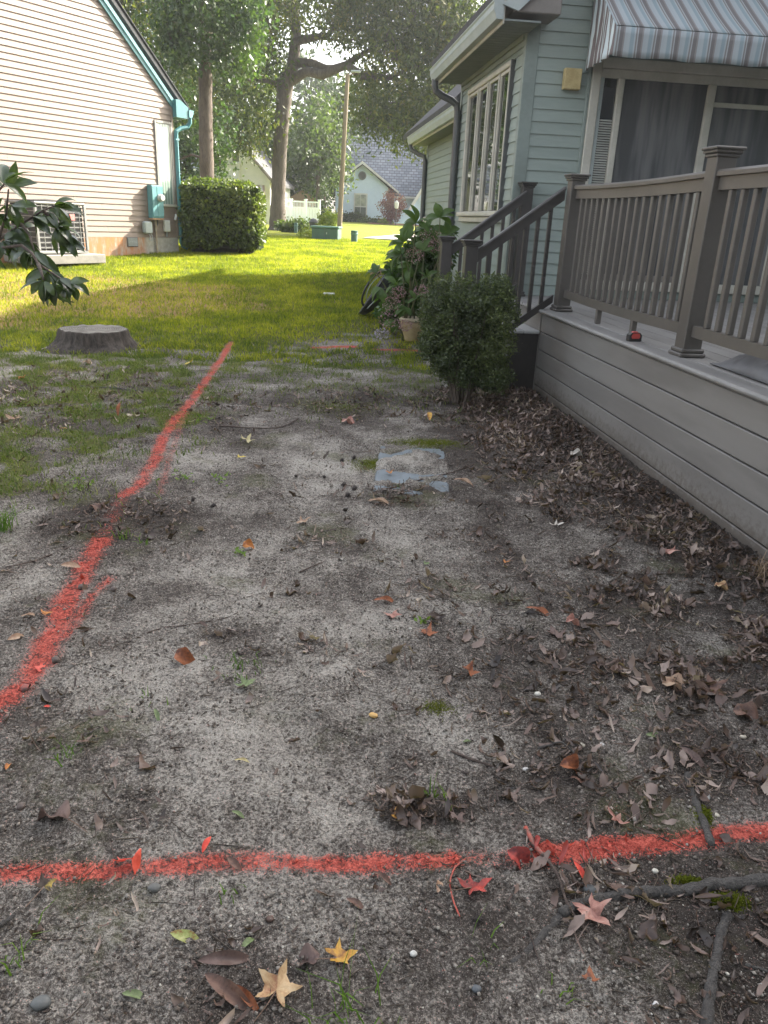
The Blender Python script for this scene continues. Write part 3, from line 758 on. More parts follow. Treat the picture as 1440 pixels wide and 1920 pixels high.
# sheathing polygon with true thickness
MB().prism([(-9, ZB-.4), (0, ZB-.4), (0, 3.40), (-4.5, 7.65), (-9, 3.40)], 'y', .006, .14).build('gable_sheathing', M_beige, bh)
MB().prism([(-9, ZS), (-5.4, ZS), (-5.4, 6.8), (-9, 3.4)], 'y', -.012, .004).build('gable_wall', M_beige, bh)
box('side_wall', M_beige, bh, (-.14, 0), (.141, 9), (ZB-.4, 3.4))
box('back_wall', M_beige, bh, (-9, -.0), (9.01, 9.15), (ZB-.4, 3.4))
box('foundation', M_rust, bh, (-9, -.01), (-.02, .004), (ZB-.4, ZS-.004))
box('corner_board', M_beige, bh, (-.045, .012), (-.026, .05), (ZS-.01, 3.36), .004)
# roof and rake
def slab(par, x0, z0, x1, z1, ya, yb, th, nm, mt): MB().prism([(x0, z0), (x1, z1), (x1, z1+th), (x0, z0+th)], 'y', ya, yb).build(nm, mt, par)
slab(bh, .45, 3.46-.27, -4.5, 3.46+4.35, -.06, 9.2, .09, 'roof', M_roof)
slab(bh, -9.45, 3.46-.27, -4.5, 3.46+4.35, -.16, 9.2, .09, 'roof', M_roof)
slab(bh, .10, 3.20, -4.5, 7.52, -.050, -.016, .19, 'rake_board', M_teal)
slab(bh, .06, 3.33, -4.5, 7.64, -.070, -.051, .085, 'rake_trim', M_teall)
slab(bh, -9.10, 3.20, -4.5, 7.52, -.05, -.016, .19, 'rake_board', M_teal)
# shingle courses showing at the gable edge
for i in range(14):
    f = i*.32; x0 = .47-f*.727; z0 = 3.25+f*.69
    MB().prism([(x0, z0+.045), (x0-.25, z0+.28), (x0-.25, z0+.30), (x0, z0+.067)], 'y', -.078, .6).build('shingle_course', M_roof, bh)
# boxed return and gutter at the corner
MB().prism([(.005, 3.13), (.34, 3.13), (.34, 3.34), (.12, 3.46), (.005, 3.46)], 'y', -.14, .10).build('cornice_return', M_teal, bh)
gp = [(.34, 3.16), (.42, 3.16), (.45, 3.22), (.462, 3.235), (.462, 3.275), (.475, 3.285), (.475, 3.30), (.34, 3.30)]
MB().prism(gp, 'y', -.16, 9.0).build('gutter', M_teall, bh)
box('soffit', M_teal, bh, (.01, .339), (.101, 9.0), (3.12, 3.16))
MB().tube([(.40,-.10,3.165),(.40,-.10,3.06),(.34,-.08,2.98),(.16,-.05,2.93),(.055,-.045,2.87),(.045,-.045,2.78),(.045,-.045,.68),(.06,-.07,.62),(.12,-.16,.575)], .046, 8).build('downspout', M_teal, bh)
for zz in (1.05, 2.7): box('pipe_strap', M_teall, bh, (-.006, .096), (-.094, .0), (zz, zz+.03), .003)
# window with curtain
w2 = box('window', M_wgrey, bh, (LW[0]+.001, LW[1]-.001), (-.004, .004), (LW[2], LW[3]))
for nm, X, Zz in (('window_frame', (LW[0], LW[0]+.045), (LW[2]+.05, LW[3])), ('window_frame', (LW[1]-.045, LW[1]), (LW[2]+.05, LW[3])), ('window_frame', (LW[0]+.046, LW[1]-.046), (LW[3]-.05, LW[3]))):
    box(nm, M_wgrey, w2, X, (-.035, -.005), Zz, .005)
box('window_sill', M_cream, w2, (LW[0]-.01, LW[1]+.01), (-.055, -.005), (LW[2], LW[2]+.048), .006)
box('sash_rail', M_cream, w2, (LW[0]+.05, LW[0]+.07), (-.028, -.006), (LW[2]+.06, LW[3]-.06), .003)
box('sash_rail', M_cream, w2, (LW[1]-.07, LW[1]-.05), (-.028, -.006), (LW[2]+.06, LW[3]-.06), .003)
t_ = NT('curtained_glass'); v_ = t_.objc(); wv = t_.node('ShaderNodeTexWave', bands_direction='X', i_Scale=4.5, i_Distortion=2.0); 
mp_ = t_.node('ShaderNodeMapping'); t_.link(v_, mp_.inputs[0]); mp_.inputs['Scale'].default_value = (1, 1, .15); t_.link(mp_.outputs[0], wv.inputs[0])
t_.color(t_.mix(wv.outputs['Fac'], (.16, .22, .19), (.36, .44, .38))); t_.b.inputs['Roughness'].default_value = .06; t_.b.inputs['Specular IOR Level'].default_value = .8
box('pane', t_.m, w2, (LW[0]+.071, LW[1]-.071), (-.014, -.006), (LW[2]+.05, LW[3]-.051))
# electric meter cabinet
mb_ = MB().box((-.80, -.50), (-.16, -.016), (1.165, 1.80), .012).build('meter_cabinet', M_teall, bh)
box('cabinet_cover', M_teall, mb_, (-.665, -.507), (-.172, -.161), (1.20, 1.775), .004)
box('cabinet_cover', M_teall, mb_, (-.794, -.672), (-.172, -.161), (1.20, 1.775), .004)
box('rusty_edge', pmat('rust_patch', (.34, .19, .09), (.45, .30, .18), .9, 40), mb_, (-.80, -.51), (-.163, -.02), (1.135, 1.164), .006)
md_ = MB(); V = []
md_.lathe([(.0, 0), (.075, 0), (.075, .03), (.062, .035), (.062, .085), (.05, .095), (0, .095)], 20)
mt_o = md_.build('meter_dial', pmat('meter_glass', (.55, .55, .52), (.35, .35, .34), .15, 30), mb_, smooth=False)
mt_o.rotation_euler = (R(90), 0, 0); mt_o.location = (-.60, -.172, 1.56)
# grey phone box, conduits and cables
gbx = MB().box((-1.0, -.79), (-.12, -.016), (.86, 1.10), .03).build('phone_box', M_gut, bh)
box('phone_box_lip', M_gut, gbx, (-.985, -.805), (-.128, -.121), (.875, 1.085), .003)
MB().tube([(-.655,-.06,1.165),(-.655,-.06,.45)], .021, 8).build('conduit', pmat('rusty_conduit', (.30, .22, .14), (.38, .34, .27), .6, 12), bh)
MB().tube([(-.60,-.06,1.165),(-.60,-.06,1.12),(-.60,-.05,1.05),(-.64,-.05,.97),(-.63,-.05,.9)], .014, 8).build('conduit', M_brown, bh)
MB().tube([(-.86,-.06,.865),(-.83,-.08,.80),(-.88,-.09,.74),(-.80,-.08,.72),(-.76,-.07,.80),(-.80,-.05,.87)], .009, 6).build('cable', M_gut, bh)
sb = MB().box((-.42, -.27), (-.085, -.016), (.90, 1.13), .012).build('junction_box', M_white, bh)
MB().tube([(-.35,-.05,.90),(-.35,-.05,.86),(-.34,-.03,.80)], .013, 6).build('conduit', M_gut, bh)
MB().tube([(-.06,-.03,1.24),(-.10,-.08,1.22),(-.14,-.09,1.14)], .025, 8).build('hose_tap', M_white, bh)
# crawl space vent
vt = box('foundation_vent', M_brown, bh, (-1.40, -1.13), (-.036, -.021), (.60, .785), .003)
for i in range(6): box('vent_louvre', M_gut, vt, (-1.38, -1.15), (-.046, -.037), (.625+i*.024, .637+i*.024), .001)
# air conditioner on its pad
ac = thing('air_conditioner', 'grey louvred outdoor air conditioner on a concrete pad against the beige house', 'air conditioner', LB+Matrix.Rotation(LR, 3, 'Z') @ Vector((-3.62, -.66, .50)), LR)
M_acd = pmat('ac_coil', (.06, .06, .062), (.035, .035, .036), .5, 60); M_acg = pmat('ac_grille', (.30, .30, .29), (.24, .24, .23), .45, 6)
box('pad', pmat('ac_pad', (.27, .255, .23), (.20, .19, .17), .9, 6, .4, 60), ac, (-.62, .78), (-.50, .45), (-.12, .035), .012)
MB().box((-.46, .46), (-.38, .38), (.10, .84), .03).build('coil', M_acd, ac)
box('base_pan', M_acg, ac, (-.49, .49), (-.41, .41), (.05, .10), .01)
MB().box((-.50, .50), (-.42, .42), (.84, .885), .016).build('top_cover', M_acg, ac)
MB().lathe([(.36, .886), (.36, .90), (.34, .905), (0, .93)], 24).build('fan_guard', M_acd, ac)
for sx in (-.48, .48):
    for sy in (-.40, .40): box('corner_post', M_acg, ac, (sx-.022, sx+.022), (sy-.022, sy+.022), (.10, .84), .005)
for i in range(9):
    zz = .145+i*.083
    for y in (-.405, .405): box('guard_wire', M_acg, ac, (-.46, .46), (y-.006, y+.006), (zz, zz+.010))
    for x in (-.485, .485): box('guard_wire', M_acg, ac, (x-.006, x+.006), (-.38, .38), (zz, zz+.010))
for i in range(7):
    xx = -.36+i*.12; box('guard_wire', M_acg, ac, (xx-.004, xx+.004), (-.416, -.411), (.10, .84))
box('warning_sticker', pmat('sticker', (.65, .10, .09), (.60, .3, .28), .6, 90), ac, (.16, .26), (-.422, -.417), (.60, .70))
# split-rail timber edging behind the branch
# ---------------------------------------------------------------- far houses, fence, lamp, boxes
M_fblue = pmat('pale_blue_siding', (.68, .80, .92), (.61, .73, .85), .6, .7)
M_fwhite = pmat('white_siding', (.74, .74, .72), (.64, .65, .64), .6, .7)
def shingles():
    t = NT('blue_grey_shingles'); v = t.objc(); b = t.node('ShaderNodeTexBrick'); 
    mp = t.node('ShaderNodeMapping'); t.link(v, mp.inputs[0]); mp.inputs['Rotation'].default_value = (R(90), 0, 0); t.link(mp.outputs[0], b.inputs[0])
    b.inputs['Color1'].default_value = (.13, .15, .185, 1); b.inputs['Color2'].default_value = (.21, .235, .27, 1); b.inputs['Mortar'].default_value = (.07, .08, .10, 1)
    b.inputs['Scale'].default_value = 1.0; b.inputs['Brick Width'].default_value = .30; b.inputs['Row Height'].default_value = .16; b.inputs['Mortar Size'].default_value = .02
    t.color(b.outputs[0]); t.b.inputs['Roughness'].default_value = .9; return t.m
M_sh = shingles()
M_pane = glassmat('far_pane', (.10, .12, .11), .08, .8)
def courses(par, poly_x, y, z0, z1, mt, h=.15, nm='siding_course', max_parts=True):
    """lapped courses on a wall facing -y; poly_x(z) -> (xa, xb)"""
    z = z0
    while z < z1-.02:
        hh = min(h, z1-z); a0, b0 = poly_x(z); a1, b1 = poly_x(z+hh)
        if b1-a1 > .02:
            V = [(a0, y-.03, z), (b0, y-.03, z), (b1, y-.004, z+hh), (a1, y-.004, z+hh), (a0, y+.02, z), (b0, y+.02, z), (b1, y+.02, z+hh), (a1, y+.02, z+hh)]
            MB().add(V, [(0,1,2,3), (5,4,7,6), (4,5,1,0), (3,2,6,7), (4,0,3,7), (1,5,6,2)]).build(nm, mt, par)
        z += h
# --- pale blue house
bz = 1.12
bl_h = thing('blue_house', 'pale blue house with blue grey shingle roof and round gable vent across the street', 'house', (0, 50, bz))
def px_bl(z):
    if z < 2.0: return (-3.80, -.62)
    e = (z-2.0); return (-3.80+e*1.39, -.62-e*1.32)
courses(bl_h, px_bl, 0, .0, 3.18, M_fblue, .13)
MB().prism([(-3.79, -.4), (-.63, -.4), (-.63, 2.0), (-2.21, 3.19), (-3.79, 2.0)], 'y', .03, .2).build('gable_sheathing', M_fblue, bl_h)
box('wing_side', M_fblue, bl_h, (-3.8, -3.65), (.2, 2.5), (-.4, 2.0)); box('wing_side', M_fblue, bl_h, (-.77, -.62), (.2, 2.5), (-.4, 2.0))
for s, xe in ((1, .02), (-1, -4.25)):
    MB().prism([(xe, 1.70 if s > 0 else 1.78), (-2.21, 3.24), (-2.21, 3.40), (xe, 1.84 if s > 0 else 1.92)], 'y', -.35, 5).build('wing_roof', M_sh, bl_h)
    MB().prism([(xe, 1.68 if s > 0 else 1.76), (-2.21, 3.22), (-2.21, 3.38), (xe, 1.80 if s > 0 else 1.88)], 'y', -.40, -.352).build('rake_board', M_white, bl_h)
vv = MB().lathe([(0, 0), (.24, 0), (.24, .05), (.18, .06), (0, .06)], 20).build('round_vent', M_soffit, bl_h); vv.rotation_euler = (R(90), 0, 0); vv.location = (-2.21, -.03, 2.60)
v3 = MB().lathe([(0, 0), (.18, 0), (.18, .02), (0, .02)], 20).build('vent_louvre', M_brown, vv); v3.location = (0, 0, .062)
wb = box('window', M_white, bl_h, (-2.68, -1.86), (-.06, -.025), (.12, 1.62), .01)
box('pane', M_pane, wb, (-2.61, -2.28), (-.068, -.061), (.20, .84)); box('pane', M_pane, wb, (-2.26, -1.93), (-.068, -.061), (.20, .84))
cm = pmat('swag_curtain', (.45, .47, .38), (.22, .25, .20), .2, 5)
box('pane', cm, wb, (-2.61, -2.28), (-.068, -.061), (.90, 1.54)); box('pane', cm, wb, (-2.26, -1.93), (-.068, -.061), (.90, 1.54))
# main block
box('main_wall', M_fblue, bl_h, (-.62, 1.3), (.6, .75), (-.4, 1.62))
courses(bl_h, lambda z: (-.6, 1.3), .6, 0, 1.6, M_fblue, .13)
MB().prism([(.25, 1.48), (.25, 1.60), (5.2, 6.2), (5.2, 6.05)], 'x', -3.9, 9).build('main_roof', M_sh, bl_h)
MB().prism([(10.5, 1.48), (10.5, 1.60), (5.2, 6.2), (5.2, 6.05)], 'x', -3.9, 9).build('main_roof', M_sh, bl_h)
MB().prism([(.75, 1.6), (10.2, 1.6), (5.2, 6.0)], 'x', -3.6, -3.45).build('gable_wall', M_fblue, bl_h)
box('gutter', M_white, bl_h, (-.6, 1.25), (.15, .245), (1.44, 1.56))
box('back_wall', M_fblue, bl_h, (-3.6, 9), (10.1, 10.25), (-.4, 1.6))
# right hand gable wing
def px_r(z): return (1.10, 5.4) if z < 1.3 else (1.10+(z-1.3)*.62, 5.4)
courses(bl_h, px_r, -2.0, 0, 3.9, M_fblue, .13)
MB().prism([(1.11, -.4), (5.4, -.4), (5.4, 4.4), (2.9, 4.4), (1.11, 1.3)], 'y', -1.97, -1.8).build('gable_sheathing', M_fblue, bl_h)
MB().prism([(.62, .50), (2.9, 4.30), (2.9, 4.62), (.42, .50)], 'y', -2.4, -2.2).build('rake_board', M_white, bl_h)
MB().prism([(.62, .62), (2.9, 4.42), (2.9, 4.6), (.5, .62)], 'y', -2.19, 3).build('wing_roof', M_sh, bl_h)
dd = box('door', M_soffit, bl_h, (1.9, 2.6), (-2.06, -2.035), (.0, 1.9), .01); box('door_pane', M_pane, dd, (2.0, 2.2), (-2.07, -2.061), (.8, 1.7))
MB().prism([(-.1, 2.0), (-.1, 2.08), (2.6, 2.6), (2.6, 2.5)], 'x', 1.7, 5).V
box('porch_eave', M_sh, bl_h, (1.55, 5), (-2.7, -2.2), (1.95, 2.1)); box('porch_trim', M_white, bl_h, (1.55, 5), (-2.72, -2.701), (1.93, 2.0))
# --- white house behind the hedge
wz = 1.0
wh = thing('white_house', 'white clapboard gable house with striped window awnings behind the hedge', 'house', (0, 38, wz))
def px_w(z):
    return (-9.0, -5.90) if z < 1.80 else (-9.0+(z-1.80)*.957, -5.90-(z-1.80)*.957)
courses(wh, px_w, 0, 0, 3.40, M_fwhite, .105)
MB().prism([(-8.99, -.4), (-5.91, -.4), (-5.91, 1.79), (-7.45, 3.40), (-8.99, 1.79)], 'y', .03, .2).build('gable_sheathing', M_fwhite, wh)
MB().prism([(-5.68, 1.60), (-7.45, 3.44), (-7.45, 3.58), (-5.68, 1.74)], 'y', -.25, 7).build('roof', M_roof, wh)
MB().prism([(-5.68, 1.57), (-7.45, 3.41), (-7.45, 3.55), (-5.68, 1.71)], 'y', -.30, -.252).build('rake_board', M_taupe, wh)
MB().prism([(-7.45, 3.44), (-9.22, 1.60), (-9.22, 1.74), (-7.45, 3.58)], 'y', -.25, 7).build('roof', M_roof, wh)
box('side_wall', M_fwhite, wh, (-6.05, -5.90), (.2, 7), (-.4, 1.7)); box('vent', M_brown, wh, (-7.60, -7.30), (-.05, -.032), (2.5, 2.95), .01)
box('chimney_pipe', M_gut, wh, (-7.55, -7.4), (1, 1.15), (3.4, 4.0), .01)
box('corner_pipe', M_white, wh, (-7.36, -7.26), (-.09, -.035), (.2, 2.45), .01); box('corner_pipe', M_white, wh, (-8.1, -7.37), (-.09, -.035), (2.37, 2.45), .01)
def sawning(x0, x1, zt, zb):
    a = box('window', M_white, wh, (x0+.1, x1-.1), (-.05, -.032), (zb-.8, zt-.05), .01)
    box('pane', M_pane, a, (x0+.2, x1-.2), (-.058, -.051), (zb-.7, zt-.15))
    n = 9; w = (x1-x0)/n
    for i in range(n):
        xa = x0+i*w
        MB().add([(xa, -.06, zt), (xa+w*.96, -.06, zt), (xa+w*.96+.12, -.62, zb), (xa+.12, -.62, zb), (xa, -.04, zt), (xa+w*.96, -.04, zt), (xa+w*.96+.12, -.60, zb-.02), (xa+.12, -.60, zb-.02)], [(0,1,2,3), (5,4,7,6), (0,3,7,4), (1,5,6,2), (3,2,6,7), (0,4,5,1)]).build('awning_slat', M_white if i % 2 else M_aw2, a)
M_aw2 = pmat('awning_tan', (.40, .30, .25), None, .6, 5)
sawning(-7.1, -6.15, 1.56, 1.16); sawning(-8.5, -7.5, 1.60, 1.2)
# grey roofed annex on its left
an = thing('grey_annex', 'low grey roofed building glimpsed left of the nearer tree trunk', 'building', (0, 36, wz))
box('wall', M_fwhite, an, (-14, -8.9), (0, .2), (-.4, 1.25)); MB().prism([(-.4, 1.15), (-.4, 1.27), (3.0, 3.0), (3.0, 2.9)], 'x', -14, -9.0).build('roof', M_sh, an)
box('gutter', M_brown, an, (-14, -9.0), (-.5, -.41), (1.15, 1.27))
box('window', M_pane, an, (-9.5, -9.2), (-.02, -.005), (.5, 1.1))
# --- vinyl fence
M_vin = pmat('white_vinyl', (.70, .76, .77), (.62, .69, .70), .5, 2)
fn = thing('vinyl_fence', 'white vinyl privacy fence with open lattice top beyond the big trunk', 'fence', (0, 42, 1.0))
xs = [-8.6, -7.1, -6.35, -5.45, -4.72, -4.02]
for i, x in enumerate(xs):
    p = box('post', M_vin, fn, (x-.065, x+.065), (-.065, .065), (-.3, 1.08), .01); box('post_cap', M_vin, p, (x-.085, x+.085), (-.085, .085), (1.08, 1.13), .01)
    if i < len(xs)-1:
        x1 = xs[i+1]
        box('rail', M_vin, fn, (x+.066, x1-.066), (-.03, .03), (.96, 1.03)); box('rail', M_vin, fn, (x+.066, x1-.066), (-.03, .03), (.68, .75)); box('rail', M_vin, fn, (x+.066, x1-.066), (-.03, .03), (-.05, .02))
        k = max(3, int((x1-x)/.16)); w = (x1-x-.132)/k
        for j in range(k): box('board', M_vin, fn, (x+.066+j*w+.006, x+.066+(j+1)*w-.006), (-.012, .012), (.021, .679))
        q = max(4, int((x1-x)/.09))
        for j in range(q): xx = x+.066+(j+.5)*(x1-x-.132)/q; box('picket', M_vin, fn, (xx-.012, xx+.012), (-.01, .01), (.751, .959))
shd = thing('garden_shed', 'small tan gabled shed roof showing above the vinyl fence', 'shed', (-5.5, 48, 1.1))
MB().prism([(-.9, -.2), (.7, -.2), (.7, 1.15), (-.1, 1.62), (-.9, 1.15)], 'y', 0, 2).build('wall', pmat('tan_shed', (.42, .29, .21), None, .8, 4), shd)
MB().prism([(-1.0, 1.12), (-.1, 1.66), (-.1, 1.72), (-1.0, 1.18)], 'y', -.1, 2.1).build('roof', M_roof, shd); MB().prism([(.8, 1.12), (-.1, 1.66), (-.1, 1.72), (.8, 1.18)], 'y', -.1, 2.1).build('roof', M_roof, shd)
# --- lamp post
M_wood = pmat('lamp_wood', (.24, .19, .13), (.17, .135, .09), .8, 4, .3, 30, stretch=(3, 3, .3))
pb = at(635, 447, 27.0); ptp = at(652, 138, 27.0)
lp = thing('street_lamp', 'tall slim brown lamp post leaning slightly right beside the green utility box', 'street lamp', (pb.x, 27, .66))
dx = ptp.x-pb.x; hz = ptp.z-.66
MB().tube([(0, 0, -.2), (dx*.5, 0, hz*.5), (dx, 0, hz)], [.085, .075, .062], 8).build('pole', M_wood, lp)
MB().tube([(dx, 0, hz-.08), (dx+.22, -.05, hz+.03)], .02, 6).build('arm', M_wood, lp)
MB().box((dx+.10, dx+.40), (-.12, .02), (hz+.03, hz+.09), .02).build('lamp_head', M_gut, lp)
# --- green boxes
M_green = pmat('utility_green', (.055, .125, .10), (.045, .10, .08), .5, 3); M_green2 = pmat('utility_green_top', (.10, .20, .165), (.08, .17, .14), .5, 3)
gx = at(612, 440, 26); tb = thing('transformer_box', 'low dark green utility box at the foot of the lamp post', 'utility box', (gx.x, 26, .62), R(-6))
MB().box((-.42, .42), (-.3, .3), (-.05, .38), .02).build('cabinet', M_green, tb); MB().box((-.46, .46), (-.34, .34), (.38, .44), .015).build('lid', M_green2, tb)
box('door_seam', M_brown, tb, (-.005, .005), (-.304, -.301), (0, .36)); box('latch', M_gut, tb, (.05, .08), (-.315, -.301), (.2, .26), .003)
def bollard(x, y, z, h, r, label):
    b_ = thing('utility_bollard', label, 'bollard', (x, y, z)); MB().lathe([(r, -.05), (r, h-.06), (r*1.12, h-.055), (r*1.12, h-.01), (r, h), (0, h+.005)], 14).build('body', M_green, b_)
    MB().lathe([(r*1.13, h-.12), (r*1.16, h-.11), (r*1.16, h-.075), (r*1.13, h-.07)], 14).build('band', M_green2, b_)
q = at(664, 452, 25); bollard(q.x, 25, .64, .34, .10, 'short round green bollard right of the lamp post on the bright lawn')
q = at(555, 410, 30); bollard(q.x, 30, .78, .30, .07, 'small dark green bollard in the ivy beside the big trunk')
q = at(588, 408, 29); rk = thing('garden_ornament', 'small dark stone ornament standing behind the green utility box', 'ornament', (q.x, 29, .72))
MB().lathe([(.16, 0), (.2, .15), (.14, .3), (.18, .42), (.1, .52), (0, .55)], 10).build('figure', M_brown, rk); MB().lathe([(.2, -.05), (.2, .04), (0, .05)], 10).build('plinth', M_conc, rk)
# --- garden lantern by the purple bush
q = at(743, 395, 45.5); gl = thing('garden_lantern', 'black garden lantern post in front of the purple leaved bush', 'lamp post', (q.x, 45.5, 1.05))
MB().tube([(0,0,0),(0,0,.85)], .03, 6).build('pole', M_brown, gl); MB().lathe([(.05,.85),(.11,.9),(.13,1.15),(.14,1.17),(.03,1.28),(0,1.3)], 8).build('lantern', M_white, gl)
# --- driveway, street and kerb
def strip(name, pts, z_off, mt, th=.0):
    V = []; 
    for a, b in pts: V += [(a[0], a[1], float(G0(a[0], a[1]))+z_off), (b[0], b[1], float(G0(b[0], b[1]))+z_off)]
    F = [(2*i, 2*i+1, 2*i+3, 2*i+2) for i in range(len(pts)-1)]
    return obj(name, mesh(name, V, F), mt, kind='structure')
M_drive = pmat('driveway', (.50, .47, .44), (.42, .40, .37), .9, 3, .3, 40); M_asph = pmat('brick_paving', (.27, .20, .19), (.33, .26, .25), .9, 14, .3, 30)
def drv(y): return [(-.95+(y-29)*.055, y), (6.0, y)]
strip('driveway', [[(-1.15, 28.2), (5, 27.0)], [(-1.05, 29), (6, 29)], [(-.55, 31), (7, 31)], [(.3, 34.2), (8, 34.2)]], .035, M_drive)
strip('paving', [[(-.55, 29.6), (6, 29.2)], [(-.1, 32.2), (6.5, 32.2)]], .042, M_asph)
strip('street', [[(-60, 68), (60, 68)], [(-60, 74), (60, 74)]], .03, M_drive)
# ---------------------------------------------------------------- trees
def bark(name, c, c2, sc=1.0):
    t = NT(name); v = t.objc(); mp = t.node('ShaderNodeMapping'); t.link(v, mp.inputs[0]); mp.inputs['Scale'].default_value = (1, 1, .22)
    n = t.noise(mp.outputs[0], 9*sc, 6, .7); n2 = t.noise(mp.outputs[0], 34*sc, 4, .6)
    f = t.math('ADD', t.math('MULTIPLY', n, .65), t.math('MULTIPLY', n2, .35))
    t.color(t.ramp(f, [(.32, c2), (.6, c)])); t.b.inputs['Roughness'].default_value = .95; t.bump(f, .9, .05); return t.m
M_bark = bark('oak_bark', (.13, .108, .09), (.05, .040, .032)); M_bark2 = bark('rough_bark', (.14, .11, .09), (.05, .038, .03), 1.4)
L_oak = leafmat('oak_leaves', [(.022, .036, .012), (.042, .064, .018), (.085, .105, .024), (.17, .15, .045)], .40, .55)
L_gum = leafmat('gum_leaves', [(.024, .046, .018), (.042, .078, .026), (.09, .135, .035)], .36, .35, .6, .6)
L_dark = leafmat('dark_leaves', [(.018, .035, .014), (.032, .055, .018), (.06, .085, .025)], .28, .5)
L_mid = leafmat('mid_leaves', [(.035, .058, .026), (.06, .088, .034), (.105, .140, .046)], .38, .45)
def tree(name, label, base, trunk, limbs, blobs, lm, bm, L=.16, W=.075, per=1.0, droop=.5, crown_name='crown', cs=.34, group=None):
    """trunk/limbs: lists of (x,y,z,r); blobs: (centre, (rx,ry,rz), n)"""
    t = thing(name, label, 'tree', base, 0, group)
    B = Vector(base)
    def loc(p): return (p[0]-B.x, p[1]-B.y, p[2]-B.z)
    tr_ = None
    if trunk:
        pts = [loc(p) for p in trunk]; rad = [p[3] for p in trunk]
        # refine
        P2, R2 = [], []
        for i in range(len(pts)-1):
            for k in range(6):
                f = k/6; P2.append([a+(b-a)*f for a, b in zip(pts[i], pts[i+1])]); R2.append((rad[i]+(rad[i+1]-rad[i])*f)*(1+.035*math.sin(i*5+k*2.1)))
        P2.append(pts[-1]); R2.append(rad[-1])
        tr_ = MB().tube(P2, R2, 18).build('trunk', bm, t, smooth=True)
    for lb in limbs:
        pts = [loc(p) for p in lb]; rad = [p[3] for p in lb]
        MB().tube(pts, rad, 9).build('limb', bm, t, smooth=True)
    Cs = []; tw = MB()
    for c, r_, n in blobs:
        n = int(n*per); k = max(4, int(n/55)); c = np.array(loc(c)); r_ = np.array(r_)
        u = rand_unit(k)*(rng.random((k, 1))**.45); cc = c+u*r_
        idx = rng.integers(0, k, n)
        Cs.append(cc[idx]+rng.normal(size=(n, 3))*cs*np.array([1, 1, .8]))
        if trunk and k > 6:
            for q in cc[:max(2, k//18)]:
                a = Vector(c)+Vector((0, 0, -.3*r_[2])); b_ = Vector(q); mid_ = a.lerp(b_, .5)+Vector((0, 0, .15*r_[2]))
                tw.tube([a, mid_, b_], [.05, .03, .012], 5, False)
    if tw.V: tw.build('twigs', bm, t, kind='stuff')
    V, F = leaf_cloud('c', np.concatenate(Cs), L, W, droop)
    obj(crown_name, mesh_np(crown_name, V, F), lm, t)
    return t
def bl_px(Y, lst, ry=1.6, dens=1500):
    r = []
    for (u, v, ru, rv) in lst:
        s = Y*1.02/CAM_F; c = at(u, v, Y+random.uniform(-.6, .6)*ry); rx, rz = ru*s, rv*s
        r.append((tuple(c), (rx, ry, rz), dens*rx*rz))
    return r
def P(u, v, Y, r): q = at(u, v, Y); return (q.x, q.y, q.z, r)
# the big tree beyond the hedge
tree('oak_tree', 'big forked tree beyond the hedge with a long limb reaching over the lamp post', (at(520, 434, 33).x, 33, .70),
     [P(521, 442, 33, .48), P(521, 425, 33, .36), P(521, 380, 33, .285), P(524, 300, 33, .27), P(529, 220, 33, .28), P(534, 165, 33, .31), P(541, 140, 33, .29)],
     [[P(537, 165, 33, .24), P(550, 120, 33, .24), P(556, 60, 33.2, .19), P(548, 0, 33.3, .2), P(545, -140, 33.5, .12)],
      [P(532, 170, 33, .2), P(519, 155, 33, .16), P(516, 158, 33, .08)],
      [P(548, 150, 33, .20), P(575, 134, 32.8, .17), P(605, 140, 32.6, .18), P(628, 130, 32.5, .17), P(650, 122, 32.3, .15), P(680, 142, 32, .14), P(730, 146, 31.6, .09), P(790, 120, 31, .05)],
      [P(555, 118, 33, .18), P(585, 118, 32.8, .14), P(612, 128, 32.6, .12), P(640, 125, 32.5, .08)],
      [P(650, 120, 32.3, .12), P(690, 95, 32, .08), P(740, 60, 31.6, .05)],
      [P(552, 78, 33.1, .17), P(580, 72, 33, .14), P(615, 66, 32.9, .10), P(640, 40, 32.7, .07), P(665, 5, 32.5, .04)],
      [P(600, 72, 33, .05), P(640, 76, 32.9, .04), P(685, 73, 32.7, .025)], [P(640, 76, 32.9, .03), P(650, 66, 32.9, .015)],
      [P(556, 40, 33.2, .14), P(520, 0, 33, .1), P(470, -40, 33, .06)],
      [P(530, 160, 33, .10), P(500, 152, 32.6, .07), P(465, 150, 32, .05)],
      [P(735, 30, 31.7, .05), P(728, 60, 31.7, .05), P(718, 110, 31.8, .04)]],
     bl_px(32.2, [(700,30,75,55),(780,20,80,60),(860,20,70,70),(745,95,60,50),(815,100,65,60),(880,90,50,60),(700,205,45,40),(760,190,60,50),(830,190,60,55),(775,250,42,32),(735,232,36,26),(822,250,38,30),(640,10,45,28),(595,8,40,26),(700,-90,150,70),(830,-100,120,80),(860,150,45,45),(690,150,40,40),(622,52,30,14),(575,45,14,16),(850,225,40,35)], 1.7, 1750)
     +bl_px(33.6, [(480,60,60,60),(450,160,60,55),(400,230,60,45),(495,185,28,45),(460,255,42,26),(500,20,50,40),(530,-60,80,60),(420,-40,100,60),(355,180,50,60),(300,230,40,40),(500,120,30,40)], 1.8, 1650),
     L_oak, M_bark, .17, .07, 1.0, .75)
